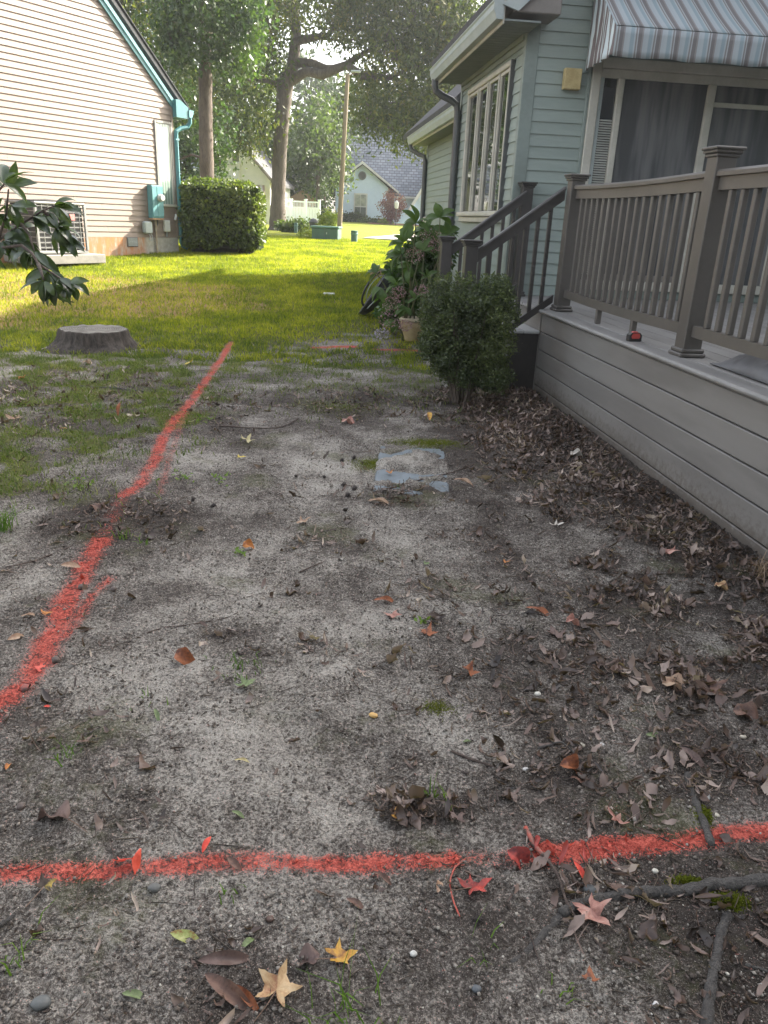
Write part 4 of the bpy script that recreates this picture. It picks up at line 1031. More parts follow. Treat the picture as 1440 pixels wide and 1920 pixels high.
# the slimmer trunk in front of it
tree('sweetgum_tree', 'slim straight trunk rising behind the hedge with bright drooping leaf sprays', (at(388, 440, 23).x, 23, .60),
     [P(391, 455, 23, .27), P(390, 400, 23, .225), P(388, 330, 23, .20), P(386, 250, 23, .185), P(385, 150, 23, .175), P(387, 60, 23, .16), P(390, -60, 23, .13)],
     [[P(386, 120, 23, .07), P(420, 90, 22.7, .05), P(450, 60, 22.5, .03)], [P(386, 90, 23, .07), P(345, 60, 22.8, .05), P(310, 30, 22.6, .03)], [P(387, 300, 23, .04), P(360, 290, 23.2, .03), P(335, 300, 23.3, .02)]],
     bl_px(22.3, [(430,80,45,45),(455,35,50,40),(380,30,60,45),(320,60,45,50),(445,110,30,25),(465,85,20,30),(380,-60,120,70),(350,110,30,30)], 1.0, 2400)
     +bl_px(24.2, [(350,255,28,45),(345,310,30,40),(412,290,14,40),(405,335,16,18),(425,245,14,26),(335,200,25,35),(330,345,14,25)], .8, 2500),
     L_gum, M_bark2, .12, .07, 1.0, .55, cs=.22)
tree('leaning_tree', 'dark leafed tree overhanging the roof edge of the beige house', (-9.0, 27, .65),
     [(-9.0, 27, .3, .3), (-8.9, 27, 4, .24), (-8.6, 27, 9, .15)], [],
     bl_px(26, [(235,40,55,55),(285,110,45,55),(310,170,35,45),(250,-60,110,70),(290,20,50,60),(215,-20,50,60)], 1.4, 1900), L_oak, M_bark2, .14, .06, 1.0, .6)
tree('young_green_tree', 'pale green rounded tree standing between the big trunk and the lamp post', (at(600, 400, 46).x, 46, 1.05),
     [P(598, 415, 46, .2), P(598, 330, 46, .16), P(597, 230, 46, .09)], [],
     bl_px(46, [(598,190,22,26),(592,225,38,30),(612,250,34,32),(575,262,34,36),(600,290,52,32),(575,325,36,34),(620,325,30,30)], 1.8, 700), L_mid, M_bark2, .24, .12, 1.0, .3, cs=.4)
tree('dark_tree', 'dense dark tree behind the vinyl fence right of the big trunk', (at(575, 400, 50).x, 50, 1.1),
     [P(590, 410, 50, .3), P(588, 300, 50, .2)], [P_ for P_ in []],
     bl_px(50.5, [(560,345,45,38),(600,350,30,42),(622,305,20,44),(650,225,28,30),(650,190,34,34),(600,300,26,40),(560,290,30,40),(530,330,20,40)], 2.0, 620), L_dark, M_bark2, .26, .12, 1.0, .3, cs=.42)
tree('dark_tree', 'dense dark tree directly right of the white gable house', (at(480, 400, 48).x, 48, 1.1),
     [P(482, 410, 48, .3), P(482, 300, 48, .2)], [],
     bl_px(48, [(470,300,38,40),(500,350,30,45),(450,270,30,35),(500,290,25,40),(490,240,40,30),(520,380,16,25),(440,230,40,30)], 1.8, 640), L_dark, M_bark2, .25, .12, 1.0, .3, cs=.42)
sp = tree('spruce_tree', 'small dark conical evergreen at the right end of the vinyl fence', (at(608, 415, 43.5).x, 43.5, 1.0),
     [P(608, 425, 43.5, .09), P(609, 350, 43.5, .04)], [],
     bl_px(43.5, [(608,348,6,10),(608,362,12,10),(610,378,17,10),(606,395,21,11),(610,412,24,10)], .5, 2600), L_dark, M_bark2, .13, .05, 1.0, -.1, cs=.10)
# woods closing the view
def woods(name, lst, label, grp, mt):
    for i, (x, y, h, w, n) in enumerate(lst):
        z = 1.3; bb = []
        for k in range(7):
            a = random.uniform(0, 6.28); rr = w*.45*random.random()
            bb.append(((x+rr*math.cos(a), y+rr*math.sin(a), z+h*(.22+.72*k/6)), (w*.5*(1-.35*abs(k/6-.45)), w*.45, h*.16), n/7))
        tree(name, label[i], (x, y, z), [(x, y, z-.3, .35), (x+.2, y, z+h*.6, .2)], [], bb, mt, M_bark2, .42, .22, 1.0, .2, cs=.6, group=grp)
woods('background_tree', [(-24, 60, 17, 10, 7500), (-15.5, 66, 17, 10, 8500), (-9.5, 72, 12, 8, 6500), (-2.5, 76, 10.5, 8, 6000), (4.5, 72, 13, 9, 7000), (11, 68, 16, 10, 7000), (19, 62, 17, 11, 6000)],
      ['tall background tree far left behind the beige house roof', 'tall background tree behind the slim trunk', 'lower background tree behind the big forked trunk', 'low background tree in the sky gap left of the lamp post', 'background tree rising behind the blue house roof', 'tall background tree behind the eave of the green house', 'tall background tree hidden behind the green house'], 'trees closing the view', L_dark)

for i, (x, y, lbl) in enumerate([(-5.5, -9, 'tree added for shade, unseen behind the viewpoint, left'), (.5, -11, 'tree added for shade, unseen behind the viewpoint, centre'), (6.0, -9.5, 'tree added for shade, unseen behind the viewpoint, right')]):
    tree('added_shade_tree', 'broad leafy '+lbl, (x, y, -.1), [(x, y, -.3, .3), (x+.1, y, 3, .24), (x, y, 7, .12)], [], [((x, y, 2.2), (3.0, 1.6, 1.5), 2600), ((x-.5, y, 4.6), (3.2, 1.8, 1.6), 3000), ((x+.4, y, 7.2), (2.6, 1.8, 1.8), 2400)], L_dark, M_bark2, .34, .18, 1.0, .3, cs=.45, group='unseen trees added for shade')  # added out of view to darken post and wall faces towards the camera

# ---------------------------------------------------------------- clipped hedge
def box_foliage(n, x0, x1, y0, y1, z0, z1, thick=.18, seed=0, rnd=.18):
    """points in the shell of a soft edged box"""
    c = np.array([(x0+x1)/2, (y0+y1)/2, (z0+z1)/2]); h = np.array([(x1-x0)/2, (y1-y0)/2, (z1-z0)/2])
    u = rng.uniform(-1, 1, (n, 3)); A = np.array([h[1]*h[2], h[0]*h[2], h[0]*h[1]]); ax = rng.choice(3, n, p=A/A.sum())
    sg = np.where(rng.random(n) < .5, -1, 1.0); u[np.arange(n), ax] = sg
    p = c+u*h; d = u*np.abs(u)**5; d /= np.linalg.norm(d, axis=1, keepdims=True)+1e-9
    # round the corners
    q = np.sort(np.abs(u), axis=1)[:, 1]; p -= d*(rnd*sm(.6, 1, q))[:, None]*.6
    bump_ = .07*fbm(p[:, 0]*2.2+p[:, 2]*1.3, p[:, 1]*2.2-p[:, 2]*1.9, 3, seed)
    return p+d*(bump_-thick*rng.random(n)**1.6)[:, None]
h0 = gnd(338, 478); h1 = gnd(487, 481)
hw = math.hypot(h1[0]-h0[0], h1[1]-h0[1]); ha = math.atan2(h1[1]-h0[1], h1[0]-h0[0])
hg = thing('hedge', 'large clipped green hedge beside the teal downspout of the beige house', 'hedge', (h0[0], h0[1]+.1, float(G0(*h0))), ha)
L_hedge = leafmat('hedge_leaves', [(.030, .045, .018), (.065, .092, .028), (.13, .165, .045), (.26, .27, .07)], .28, .42, 1.5, .5)
Vh = box_foliage(56000, -.05, hw+.12, .08, 2.6, .06, 1.52, .20, 5, .3)
V, F = leaf_cloud('h', Vh, .070, .042, 0)
obj('foliage', mesh_np('hedge_foliage', V, F), L_hedge, hg)
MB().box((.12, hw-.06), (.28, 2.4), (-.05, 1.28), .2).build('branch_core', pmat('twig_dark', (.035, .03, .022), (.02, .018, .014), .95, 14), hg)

# ---------------------------------------------------------------- shrub by the stairs
s0 = at(875, 600, 6.02)
shb = thing('boxwood_shrub', 'fine leaved dark green shrub in front of the deck stairs', 'shrub', (s0.x, s0.y, float(G(s0.x, s0.y))))
L_box = leafmat('box_leaves', [(.034, .045, .027), (.058, .078, .038), (.10, .128, .05), (.19, .225, .085)], .3, .4, 3.0, .5)
pts = []
for (u, v, ru, rv, n) in [(828,575,44,50,5200),(885,578,56,54,7600),(938,572,38,54,6000),(845,625,50,44,7500),(915,630,54,52,9000),(870,690,48,30,5200),(925,700,40,30,4600),(830,665,34,34,3400),(880,538,66,24,3600),(942,522,24,26,2200),(820,545,34,24,1800),(800,640,22,26,1400),(812,610,26,20,1200),(830,655,32,24,1500),(925,672,34,26,1500),(870,660,38,26,1600),(805,600,18,28,900),(820,685,18,14,420)]:
    c = at(u, v, 6.02); s_ = 6.2/CAM_F; k = int(n/24); cc = rand_unit(k)*(rng.random((k, 1))**.4)*np.array([ru*s_, .26, rv*s_])+np.array(c)
    pts.append(cc[rng.integers(0, k, n)]+rng.normal(size=(n, 3))*.020)
for k in range(95):   # upright sprigs along the top
    u = random.uniform(800, 962); c = at(u, random.uniform(500, 530), 6.02+random.uniform(-.15, .15)); m = 26; f = rng.random(m)
    pts.append(np.array(c)+np.stack([rng.normal(size=m)*.006, rng.normal(size=m)*.006, f*.075], 1))
V, F = leaf_cloud('s', np.concatenate(pts)-np.array(shb.location), .022, .011, -.35)
obj('foliage', mesh_np('shrub_foliage', V, F), L_box, shb)
shb.scale = (.95, .95, .90)
for k in range(16):
    a = random.uniform(0, 6.28); x, y = .05*math.cos(a), .04*math.sin(a); x2, y2 = .34*math.cos(a)*random.uniform(.5, 1), .2*math.sin(a)
    zt = random.uniform(.6, .95)
    MB().tube([(x, y, -.02), (x*1.5+x2*.25, y*1.5+y2*.2, zt*.35), (x2*.8, y2*.8, zt*.7), (x2, y2, zt)], [.011, .009, .006, .003], 5).build('stem', M_bark2, shb)

# ---------------------------------------------------------------- leaf meshes (single leaves)
def leaf_mesh(name, L=.1, W=.05, curl=.3, fold=.25, nu=6, wav=.0, shape=1.0, twist=0):
    V = []; F = []
    for i in range(nu+1):
        u = i/nu; w = W*.5*(math.sin(math.pi*min(1, u**shape*.97+.015)))**.75 if 0 < i < nu else .001
        a = curl*(u-.2)*1.0; x = L*u*math.cos(a*.6); z = -L*u*math.sin(a*.8)*u
        for s in (-1, -.5, 0, .5, 1):
            V.append((x, s*w, z+abs(s)*w*fold+wav*w*math.sin(u*9+s*2)+s*twist*w*u))
    for i in range(nu):
        for j in range(4): a = i*5+j; F.append((a, a+1, a+6, a+5))
    m = mesh(name, V, F); m.polygons.foreach_set('use_smooth', np.ones(len(m.polygons), bool)); return m
def star_mesh(name, R_=.055, lobes=5, curl=.25, seed=0, stem=True, depth=.62, crum=.25):
    """sweetgum style leaf: pointed lobes, raised veins, cupped and crumpled; stem end at -x"""
    r = random.Random(seed); V = [(0, 0, 0)]; F = []; angs = []
    span = {5: 2.35, 3: 1.5, 4: 2.0}[lobes]
    tips = [(-span+2*span*i/(lobes-1)) for i in range(lobes)]
    out = []                     # outline (angle, radius, kind)
    for i, t in enumerate(tips):
        k = 1.0-.28*abs(i-(lobes-1)/2)/((lobes-1)/2)*1.0; k *= r.uniform(.88, 1.08)
        wv = span/(lobes-1)
        if i == 0: out.append((t-wv*.6, .25, 0))
        out += [(t-wv*.44, .60*k, 0), (t-wv*.25, .76*k*r.uniform(.92, 1.06), 0), (t-wv*.08, .90*k, 0), (t, 1.0*k, 1), (t+wv*.08, .90*k, 0), (t+wv*.25, .76*k*r.uniform(.92, 1.06), 0), (t+wv*.44, .60*k, 0)]
        out.append((t+wv*.5, .46*r.uniform(.85, 1.15) if i < lobes-1 else .25, 2))
    def zf(x, y, k): 
        rr = math.hypot(x, y)/R_
        return curl*R_*rr*rr*(1+.5*math.sin(math.atan2(y, x)*2+seed))+crum*R_*.5*float(pn(x/R_*1.6+seed, y/R_*1.6, seed))+(-.05*R_ if k == 2 else .03*R_ if k == 1 else 0)
    n = len(out); rings = (.33, .66, 1.0)
    for q in rings:
        for (a, rad, k) in out:
            # inner rings are rounder
            rr = R_*(rad*q+(.62*q*(1-q))*(1 if k == 2 else .3)*.3); x, y = rr*math.cos(a), rr*math.sin(a)
            V.append((x, y, zf(x, y, k*q)))
    for i in range(n-1): F.append((0, 1+i, 2+i))
    for ri in range(2):
        b = 1+ri*n
        for i in range(n-1): F.append((b+i, b+n+i, b+n+i+1, b+i+1))
    m = mesh(name, V, F); m.polygons.foreach_set('use_smooth', np.ones(len(m.polygons), bool)); return m
def place(o, p, d, n):
    """put an object at p, its local +x along d and +z towards n"""
    d = Vector(d).normalized(); n = Vector(n); y = n.cross(d)
    if y.length < 1e-4: y = Vector((0, 1, 0)).cross(d)
    y.normalize(); z = d.cross(y)
    o.rotation_euler = Matrix((d, y, z)).transposed().to_euler(); o.location = p
# ---------------------------------------------------------------- branch reaching in from the left
L_cam = leafmat('glossy_leaves', [(.030, .050, .028), (.055, .085, .036), (.12, .17, .045)], .34, .26, 14, 1.0, isl=False)
lms = [leaf_mesh('leaf_a', .080, .031, .5, .35, 6), leaf_mesh('leaf_b', .072, .029, .9, .5, 6), leaf_mesh('leaf_c', .092, .033, .3, .25, 6, .05), leaf_mesh('leaf_d', .062, .028, .6, .1, 6)]
for m in lms: m.materials.append(L_cam)
fb = thing('evergreen_bush', 'dark evergreen bush whose leafy branches reach into the left edge of the photo', 'bush', (-2.45, 2.75, 0))
FB = Vector(fb.location)
def fbp(u, v, Y): return at(u, v, Y)-FB
brs = [[(-60,560,2.8),(-20,500,2.8),(0,440,2.8),(12,400,2.78),(16,355,2.75)],
       [(-60,560,2.8),(-10,455,2.85),(40,420,2.85),(80,395,2.85),(105,385,2.9)],
       [(-60,560,2.8),(0,465,2.8),(40,460,2.75),(60,475,2.72),(72,495,2.7),(92,508,2.68),(110,520,2.66),(128,530,2.65)],
       [(40,420,2.85),(55,440,2.8),(64,470,2.75)], [(80,395,2.85),(110,420,2.9),(118,440,2.9)], [(72,495,2.7),(78,512,2.62),(82,525,2.6)], [(-60,400,2.7),(-20,380,2.7),(8,345,2.65)],
       [(-60,480,2.9),(-10,440,2.95),(30,440,2.95),(60,425,3.0)]]
for b in brs:
    MB().tube([fbp(*q) for q in b], [.007-.0045*i/(len(b)-1) for i in range(len(b))], 6).build('branch', M_bark2, fb, smooth=True)
MB().tube([(0, 0, -.05), (.05, 0, .4), tuple(fbp(-60, 560, 2.8))], [.03, .024, .012], 8).build('branch', M_bark2, fb, smooth=True)
MB().tube([(0, 0, -.05), (.0, .1, .5), tuple(fbp(-60, 400, 2.7)*.6+Vector((0,0,.5))), tuple(fbp(-60, 400, 2.7))], [.03, .024, .018, .010], 8).build('branch', M_bark2, fb, smooth=True)
MB().tube([(0, .02, -.05), (-.3, .3, .7), (-.35, .4, 1.5)], [.03, .02, .01], 8).build('branch', M_bark2, fb, smooth=True)
def whorl(u, v, Y, n, a0, a1, spread=.7, down=.35):
    """n leaves round a twig end; a0..a1 screen-ish directions in degrees (0 right, 90 up) taken in the vertical plane"""
    c = fbp(u, v, Y)
    for i in range(n):
        a = R(a0+(a1-a0)*(i+.5)/n+random.uniform(-14, 14)); dy = random.uniform(-spread, spread)
        d = Vector((math.cos(a), dy, math.sin(a)-down*.3)).normalized()
        o = obj('leaf', random.choice(lms), None, fb); s = random.uniform(.8, 1.12)
        place(o, c+d*.006, d, Vector((random.uniform(-.6, .6), random.uniform(-1, .2), random.uniform(.3, 1)))); o.scale = (s, s, s)
whorl(14,352,2.75, 6, 10, 200); whorl(5,342,2.65, 4, -40, 120); whorl(20,385,2.78, 6, -150, 40)
whorl(-5,400,2.8, 6, -80, 100); whorl(30,425,2.85, 7, -120, 60); whorl(60,405,2.85, 7, -90, 50); whorl(100,385,2.9, 5, -60, 60); whorl(85,395,2.88, 6, -110, 10)
whorl(108,388,2.9, 5, -80, 20); whorl(118,440,2.9, 7, -100, 10); whorl(105,425,2.88, 6, -120, 30); whorl(35,455,2.8, 6, -160, 20)
whorl(5,450,2.8, 6, -120, 60); whorl(64,470,2.75, 6, -150, 0); whorl(-10,470,2.85, 5, -100, 60); whorl(45,470,2.74, 4, -160, -20); whorl(15,420,2.95, 6, -90, 90); 
whorl(92,507,2.68, 6, -160, -10); whorl(110,520,2.66, 6, -150, 10); whorl(128,530,2.65, 6, -130, 20); whorl(82,525,2.6, 6, -170, -30); whorl(75,500,2.68, 4, -180, -30); whorl(100,530,2.62, 5, -150, -20)
for k in range(90):    # the rest of the bush, left of the frame
    c = Vector((random.gauss(-.25, .3), random.gauss(.2, .35), random.uniform(.5, 1.7))); d = Vector(rand_unit(1)[0])
    if c.x+FB.x > -1.55: continue
    o = obj('leaf', random.choice(lms), None, fb); place(o, c, d, (0, 0, 1))

# ---------------------------------------------------------------- hydrangea
L_hyd = leafmat('hydrangea_leaves', [(.045, .085, .026), (.075, .13, .036), (.12, .18, .05)], .35, .45, 4, .35, isl=False)
hc = at(790, 520, 8.9)
hy = thing('hydrangea', 'hydrangea with large leaves and faded mauve flower heads left of the stairs', 'shrub', (hc.x, hc.y, float(G(hc.x, hc.y))))
HC = Vector(hy.location)
hls = [leaf_mesh('big_leaf_a', .235, .105, .7, .22, 8, .03, 1.2), leaf_mesh('big_leaf_b', .21, .095, 1.0, .3, 8, .04, 1.2), leaf_mesh('big_leaf_c', .18, .09, .5, .2, 8, .03, 1.2)]
for m in hls: m.materials.append(L_hyd)
def hleaf(u, v, Y, ang, s=1.0, dy=None, nrm=None):
    c = at(u, v, Y)-HC; a = R(ang); d = Vector((math.cos(a), random.uniform(-.9, .6) if dy is None else dy, math.sin(a)))
    o = obj('leaf', random.choice(hls), None, hy); place(o, c, d, nrm or (random.uniform(-.7, .7), random.uniform(-1, -.1), random.uniform(.5, 1.2))); o.scale = (s*.92,)*3
hstems = []
def htop(u, v, Y, n=6, s=1.0, a0=-40, a1=220):
    b = (HC.x+random.uniform(-.2, .25), HC.y+random.uniform(-.2, .3), HC.z); t_ = at(u, v, Y)
    m = Vector(b).lerp(t_, .5)+Vector((0, 0, .12)); MB().tube([Vector(b)-HC, m-HC, t_-HC], [.011, .009, .005], 6).build('stem', L_mid if False else M_stem, hy, smooth=True)
    for i in range(n): hleaf(u, v, Y, a0+(a1-a0)*(i+.5)/n+random.uniform(-10, 10), s*random.uniform(.8, 1.1))
M_stem = pmat('green_stem', (.09, .13, .04), (.12, .10, .05), .6, 20)
for q in [(825,408,8.6,7,.95),(780,418,8.5,6,.95,-20,210),(756,455,8.4,6,.95,60,230),(770,440,8.8,5,.9),(800,430,8.9,6,.9),(840,440,8.7,5,.85),(752,478,8.3,5,.9,90,260),(706,512,8.8,6,.75,30,230),(770,500,8.6,5,.8,120,300),(725,560,8.7,5,.8,120,320),(745,535,8.6,5,.8),(795,470,8.6,5,.85),(715,540,8.6,4,.8,170,300),(760,575,8.5,5,.7,150,330),(800,520,8.5,5,.8),(740,600,8.6,4,.7,160,320),(835,480,8.8,4,.8),(780,560,8.4,4,.7)]: htop(*q)
pts = []
for (u, v, ru, rv, n) in [(770,510,45,50,900),(800,470,40,45,700),(760,570,40,42,800),(800,560,35,50,700),(835,470,20,40,300),(730,580,22,30,300)]:
    c = at(u, v, 9.2); s_ = 9.3/CAM_F; pts.append(np.array(c)+rand_unit(n)*(rng.random((n, 1))**.5)*np.array([ru*s_, .3, rv*s_]))
V, F = leaf_cloud('h', np.concatenate(pts)-np.array(HC), .085, .05, .2, .3, .2); obj('foliage', mesh_np('hydrangea_foliage', V, F), L_hyd2 if 'L_hyd2' in globals() else leafmat('hydrangea_inner', [(.03, .06, .018), (.05, .10, .025), (.09, .15, .04)], .3, .5, 4, .3), hy)
L_fl = leafmat('mauve_petals', [(.20, .10, .12), (.34, .22, .25), (.42, .34, .38)], .25, .7, 8, .2); L_fl2 = leafmat('blue_petals', [(.28, .26, .42), (.42, .36, .48)], .25, .7, 8, .2)
for i, (u, v, r_, Y) in enumerate([(808,445,20,8.7),(778,478,17,8.5),(818,460,15,8.6),(735,570,17,8.5),(728,600,20,8.4),(716,625,14,8.35),(748,548,14,8.5),(835,490,14,8.7),(760,610,14,8.4),(790,545,14,8.4),(705,510,12,8.9)]):
    c = at(u, v, Y)-HC; n = 150; rr = r_*Y/CAM_F; q = rand_unit(n)*rr*(.75+.25*rng.random((n, 1)))*np.array([1, 1, .8])+np.array(c)
    V, F = leaf_cloud('f', q, .017, .014, 0); obj('flower_head', mesh_np('flower_head', V, F), L_fl2 if i in (5,) else L_fl, hy)

# ---------------------------------------------------------------- flower pot, tub, stump
M_pot = pmat('pot_glaze', (.42, .33, .19), (.34, .25, .13), .6, 9, .1, 40)
pc = gnd(772, 640); zz = float(G(*pc)); pt = thing('flower_pot', 'empty tan clay flower pot standing beside the dark green shrub', 'flower pot', (pc[0], pc[1], zz))
MB().lathe([(.0, 0), (.075, 0), (.082, .02), (.105, .09), (.13, .16), (.138, .205), (.132, .225), (.118, .222), (.112, .12), (0, .10)], 28).build('bowl', M_pot, pt, smooth=True)
MB().lathe([(.132, .222), (.150, .226), (.156, .245), (.150, .262), (.134, .266), (.122, .258), (.118, .222)], 28).build('rim', pmat('pot_rim', (.50, .42, .29), None, .6, 9), pt, smooth=True)
MB().lathe([(0, .20), (.115, .20)], 20).build('soil', pmat('pot_soil', (.05, .038, .028), None, .95, 40), pt)
# black garden cart tipped on its side
cq = gnd(683, 592); ct = thing('garden_cart', 'black plastic garden cart tub tipped on its edge against the hydrangea', 'garden cart', (cq[0], cq[1]-.1, float(G(*cq))))
M_bp = pmat('black_plastic', (.028, .029, .032), (.045, .046, .05), .35, 3)
AXL = Vector((.60, .05, .93)).normalized(); SID = Vector((0, 1, 0)); NRM = AXL.cross(SID).normalized()
V = []; F = []; nu, nv = 18, 16
for i in range(nu+1):
    for j in range(nv+1):
        u = i/nu; a = math.pi*(j/nv-.5); w = math.sin(math.pi*(.04+.92*u))**.6
        V.append(tuple(AXL*(.02+u*1.02)+SID*(.34*w*math.sin(a))+NRM*(-.20*w*math.cos(a)+.07)))
for i in range(nu):
    for j in range(nv): F.append((i*(nv+1)+j, i*(nv+1)+j+1, (i+1)*(nv+1)+j+1, (i+1)*(nv+1)+j))
m = mesh('tub', V, F); m.polygons.foreach_set('use_smooth', np.ones(len(m.polygons), bool)); o = obj('tub', m, M_bp, ct); md = o.modifiers.new('t', 'SOLIDIFY'); md.thickness = .016
rimp = [V[i*(nv+1)] for i in range(nu+1)]+[V[i*(nv+1)+nv] for i in range(nu, -1, -1)]; rimp.append(rimp[0])
MB().tube(rimp, .016, 6, False).build('tub_rim', M_bp, ct, smooth=True)
WC = Vector((.10, -.05, .40))
MB().tube([WC+AXL*.27*math.sin(a)+SID*.24*math.cos(a)*.5+NRM*(-.12*math.cos(a)-.06) for a in np.linspace(0, 2*math.pi, 29)], .014, 6, False).build('wheel', M_bp, ct, smooth=True)
MB().tube([WC+AXL*.19*math.sin(a)+SID*.17*math.cos(a)*.5+NRM*(-.085*math.cos(a)-.06) for a in np.linspace(0, 2*math.pi, 25)], .006, 6, False).build('wheel_rim', M_gut, ct, smooth=True)
MB().lathe([(0, 0), (.035, 0), (.035, .03), (0, .03)], 14).build('hub', M_gut, ct).location = (.16, -.20, .32)
MB().tube([(.05, -.34, .14), (.14, -.36, .24), (.20, -.36, .30)], .006, 6).build('axle_rod', M_gut, ct, smooth=True)
# stump
sc_ = gnd(155, 662); st = thing('tree_stump', 'low wide weathered tree stump at the edge of the sunlit grass', 'tree stump', (sc_[0], sc_[1]+.33, float(G(sc_[0], sc_[1]+.33))))
def stump_mat():
    t = NT('stump_bark'); v = t.objc(); mp = t.node('ShaderNodeMapping'); t.link(v, mp.inputs[0]); mp.inputs['Scale'].default_value = (1, 1, .3)
    n = t.noise(mp.outputs[0], 24, 6, .7); t.color(t.ramp(n, [(.35, (.030, .024, .020)), (.62, (.10, .082, .068))])); t.b.inputs['Roughness'].default_value = .95; t.bump(n, 1, .03); return t.m
def stump_top():
    t = NT('stump_cut'); v = t.objc(); w = t.node('ShaderNodeTexWave', wave_type='RINGS', rings_direction='Z', i_Scale=14.0, i_Distortion=3.0); t.link(v, w.inputs[0])
    n = t.noise(v, 6, 5, .7); f = t.math('ADD', t.math('MULTIPLY', w.outputs['Fac'], .2), n)
    t.color(t.ramp(f, [(.35, (.060, .054, .046)), (.6, (.14, .13, .112)), (.8, (.25, .235, .205))])); t.b.inputs['Roughness'].default_value = .9; t.bump(f, .6, .01); return t.m
V = []; F = []; na = 96; hs = [-.06, .0, .03, .06, .10, .14, .163, .172]; rs_ = [.50, .43, .395, .37, .352, .342, .336, .325]
for hh, rr in zip(hs, rs_):
    for k in range(na):
        a = 2*math.pi*k/na; lob = .5+.5*math.sin(a*5+1.3*math.sin(a*2+.6))
        r2 = rr*(1+.30*max(0, (.10-hh)/.16)*lob-.10*max(0, (.1-hh)/.16))+.012*float(pn(math.cos(a)*9+3, math.sin(a)*9, 3))+.008*math.sin(a*34+3*math.sin(a*7))
        V.append((r2*math.cos(a)*1.0, r2*math.sin(a)*.92, hh+(.012*float(pn(math.cos(a)*3, math.sin(a)*3, 8)) if hh > .13 else 0)))
for i in range(len(hs)-1):
    for k in range(na): F.append((i*na+k, i*na+(k+1) % na, (i+1)*na+(k+1) % na, (i+1)*na+k))
m = mesh('bark', V, F); m.polygons.foreach_set('use_smooth', np.ones(len(m.polygons), bool)); obj('bark', m, stump_mat(), st)
V = [(0, 0, .170)]; F = []
for q in range(1, 9):
    for k in range(na):
        a = 2*math.pi*k/na; r2 = (.325+.008*math.sin(a*34+3*math.sin(a*7))+.012*float(pn(math.cos(a)*9+3, math.sin(a)*9, 3)))*q/8
        V.append((r2*math.cos(a), r2*math.sin(a)*.92, .172+.012*float(pn(math.cos(a)*3, math.sin(a)*3, 8))*(q/8)+.006*float(pn(r2*math.cos(a)*9, r2*math.sin(a)*9, 6))-(0 if q < 8 else .002)))
for k in range(na): F.append((0, 1+k, 1+(k+1) % na))
for q in range(7):
    for k in range(na): b = 1+q*na; F.append((b+k, b+na+k, b+na+(k+1) % na, b+(k+1) % na))
m = mesh('cut_face', V, F); obj('cut_face', m, stump_top(), st)

# ---------------------------------------------------------------- low planting round the far trees
def ground_clump(name, label, cat, u, v, Y, ru, rv, n, mt, L, W, droop=0, ry=.4):
    c = at(u, v, Y); s_ = Y/CAM_F; t = thing(name, label, cat, (c.x, Y, float(G0(c.x, Y))))
    k = max(5, n//30); cc = rand_unit(k)*(rng.random((k, 1))**.5)*np.array([ru*s_, ry, rv*s_])+np.array([0, 0, c.z-float(G0(c.x, Y))])
    pp = cc[rng.integers(0, k, n)]+rng.normal(size=(n, 3))*L*.8; pp[:, 2] = np.abs(pp[:, 2])
    V, F = leaf_cloud('g', pp, L, W, droop); obj('foliage', mesh_np('foliage', V, F), mt, t)
    for i in range(4): MB().tube([(random.uniform(-.05,.05),0,-.05), (random.uniform(-ru,ru)*s_*.6, random.uniform(-.1,.1), max(.08, c.z-float(G0(c.x, Y))+rv*s_*.3))], [.014, .006], 5).build('stem', M_bark2, t)
    return t
L_yel = leafmat('lime_leaves', [(.10, .15, .02), (.20, .24, .03), (.32, .32, .05)], .4, .5); L_pur = leafmat('purple_leaves', [(.09, .03, .04), (.20, .09, .10), (.34, .20, .20)], .3, .5)
ground_clump('ivy_clump', 'low bright ivy and weeds at the right foot of the big trunk', 'ivy', 552, 428, 31.5, 32, 12, 2600, L_mid, .10, .06)
ground_clump('ivy_clump', 'straggly yellow-green weeds in front of the utility box', 'weeds', 590, 443, 27, 32, 9, 2600, L_yel, .07, .03, ry=.7)
ground_clump('lime_shrub', 'small feathery lime green shrub behind the utility box', 'shrub', 616, 413, 28.5, 20, 18, 2200, L_yel, .07, .03)
ground_clump('dark_shrub', 'dark rounded shrub under the window of the blue house', 'shrub', 662, 412, 48.8, 22, 10, 2000, L_dark, .13, .08)
ground_clump('dark_shrub', 'dark low shrub at the left corner of the blue house', 'shrub', 640, 413, 48.8, 16, 12, 1400, L_dark, .13, .08)
ground_clump('border_plants', 'mid green border plants along the foot of the blue house', 'plants', 700, 420, 48, 26, 6, 1600, L_mid, .10, .06)
ground_clump('border_plants', 'bright lime border plants at the right of the flower bed', 'plants', 722, 418, 47, 14, 6, 1200, L_yel, .09, .05)
ground_clump('purple_bush', 'airy purple leaved bush in front of the blue house', 'bush', 735, 388, 46.3, 24, 26, 3600, L_pur, .10, .05, -.3)
bedq = at(748, 424, 46)
strip('mulch_bed', [[(bedq.x-1.6, 45.6), (bedq.x+1.2, 45.6)], [(bedq.x-1.9, 47.5), (bedq.x+2.0, 47.5)]], .03, pmat('red_mulch', (.30, .10, .06), (.20, .07, .045), .9, 30, .5, 40))
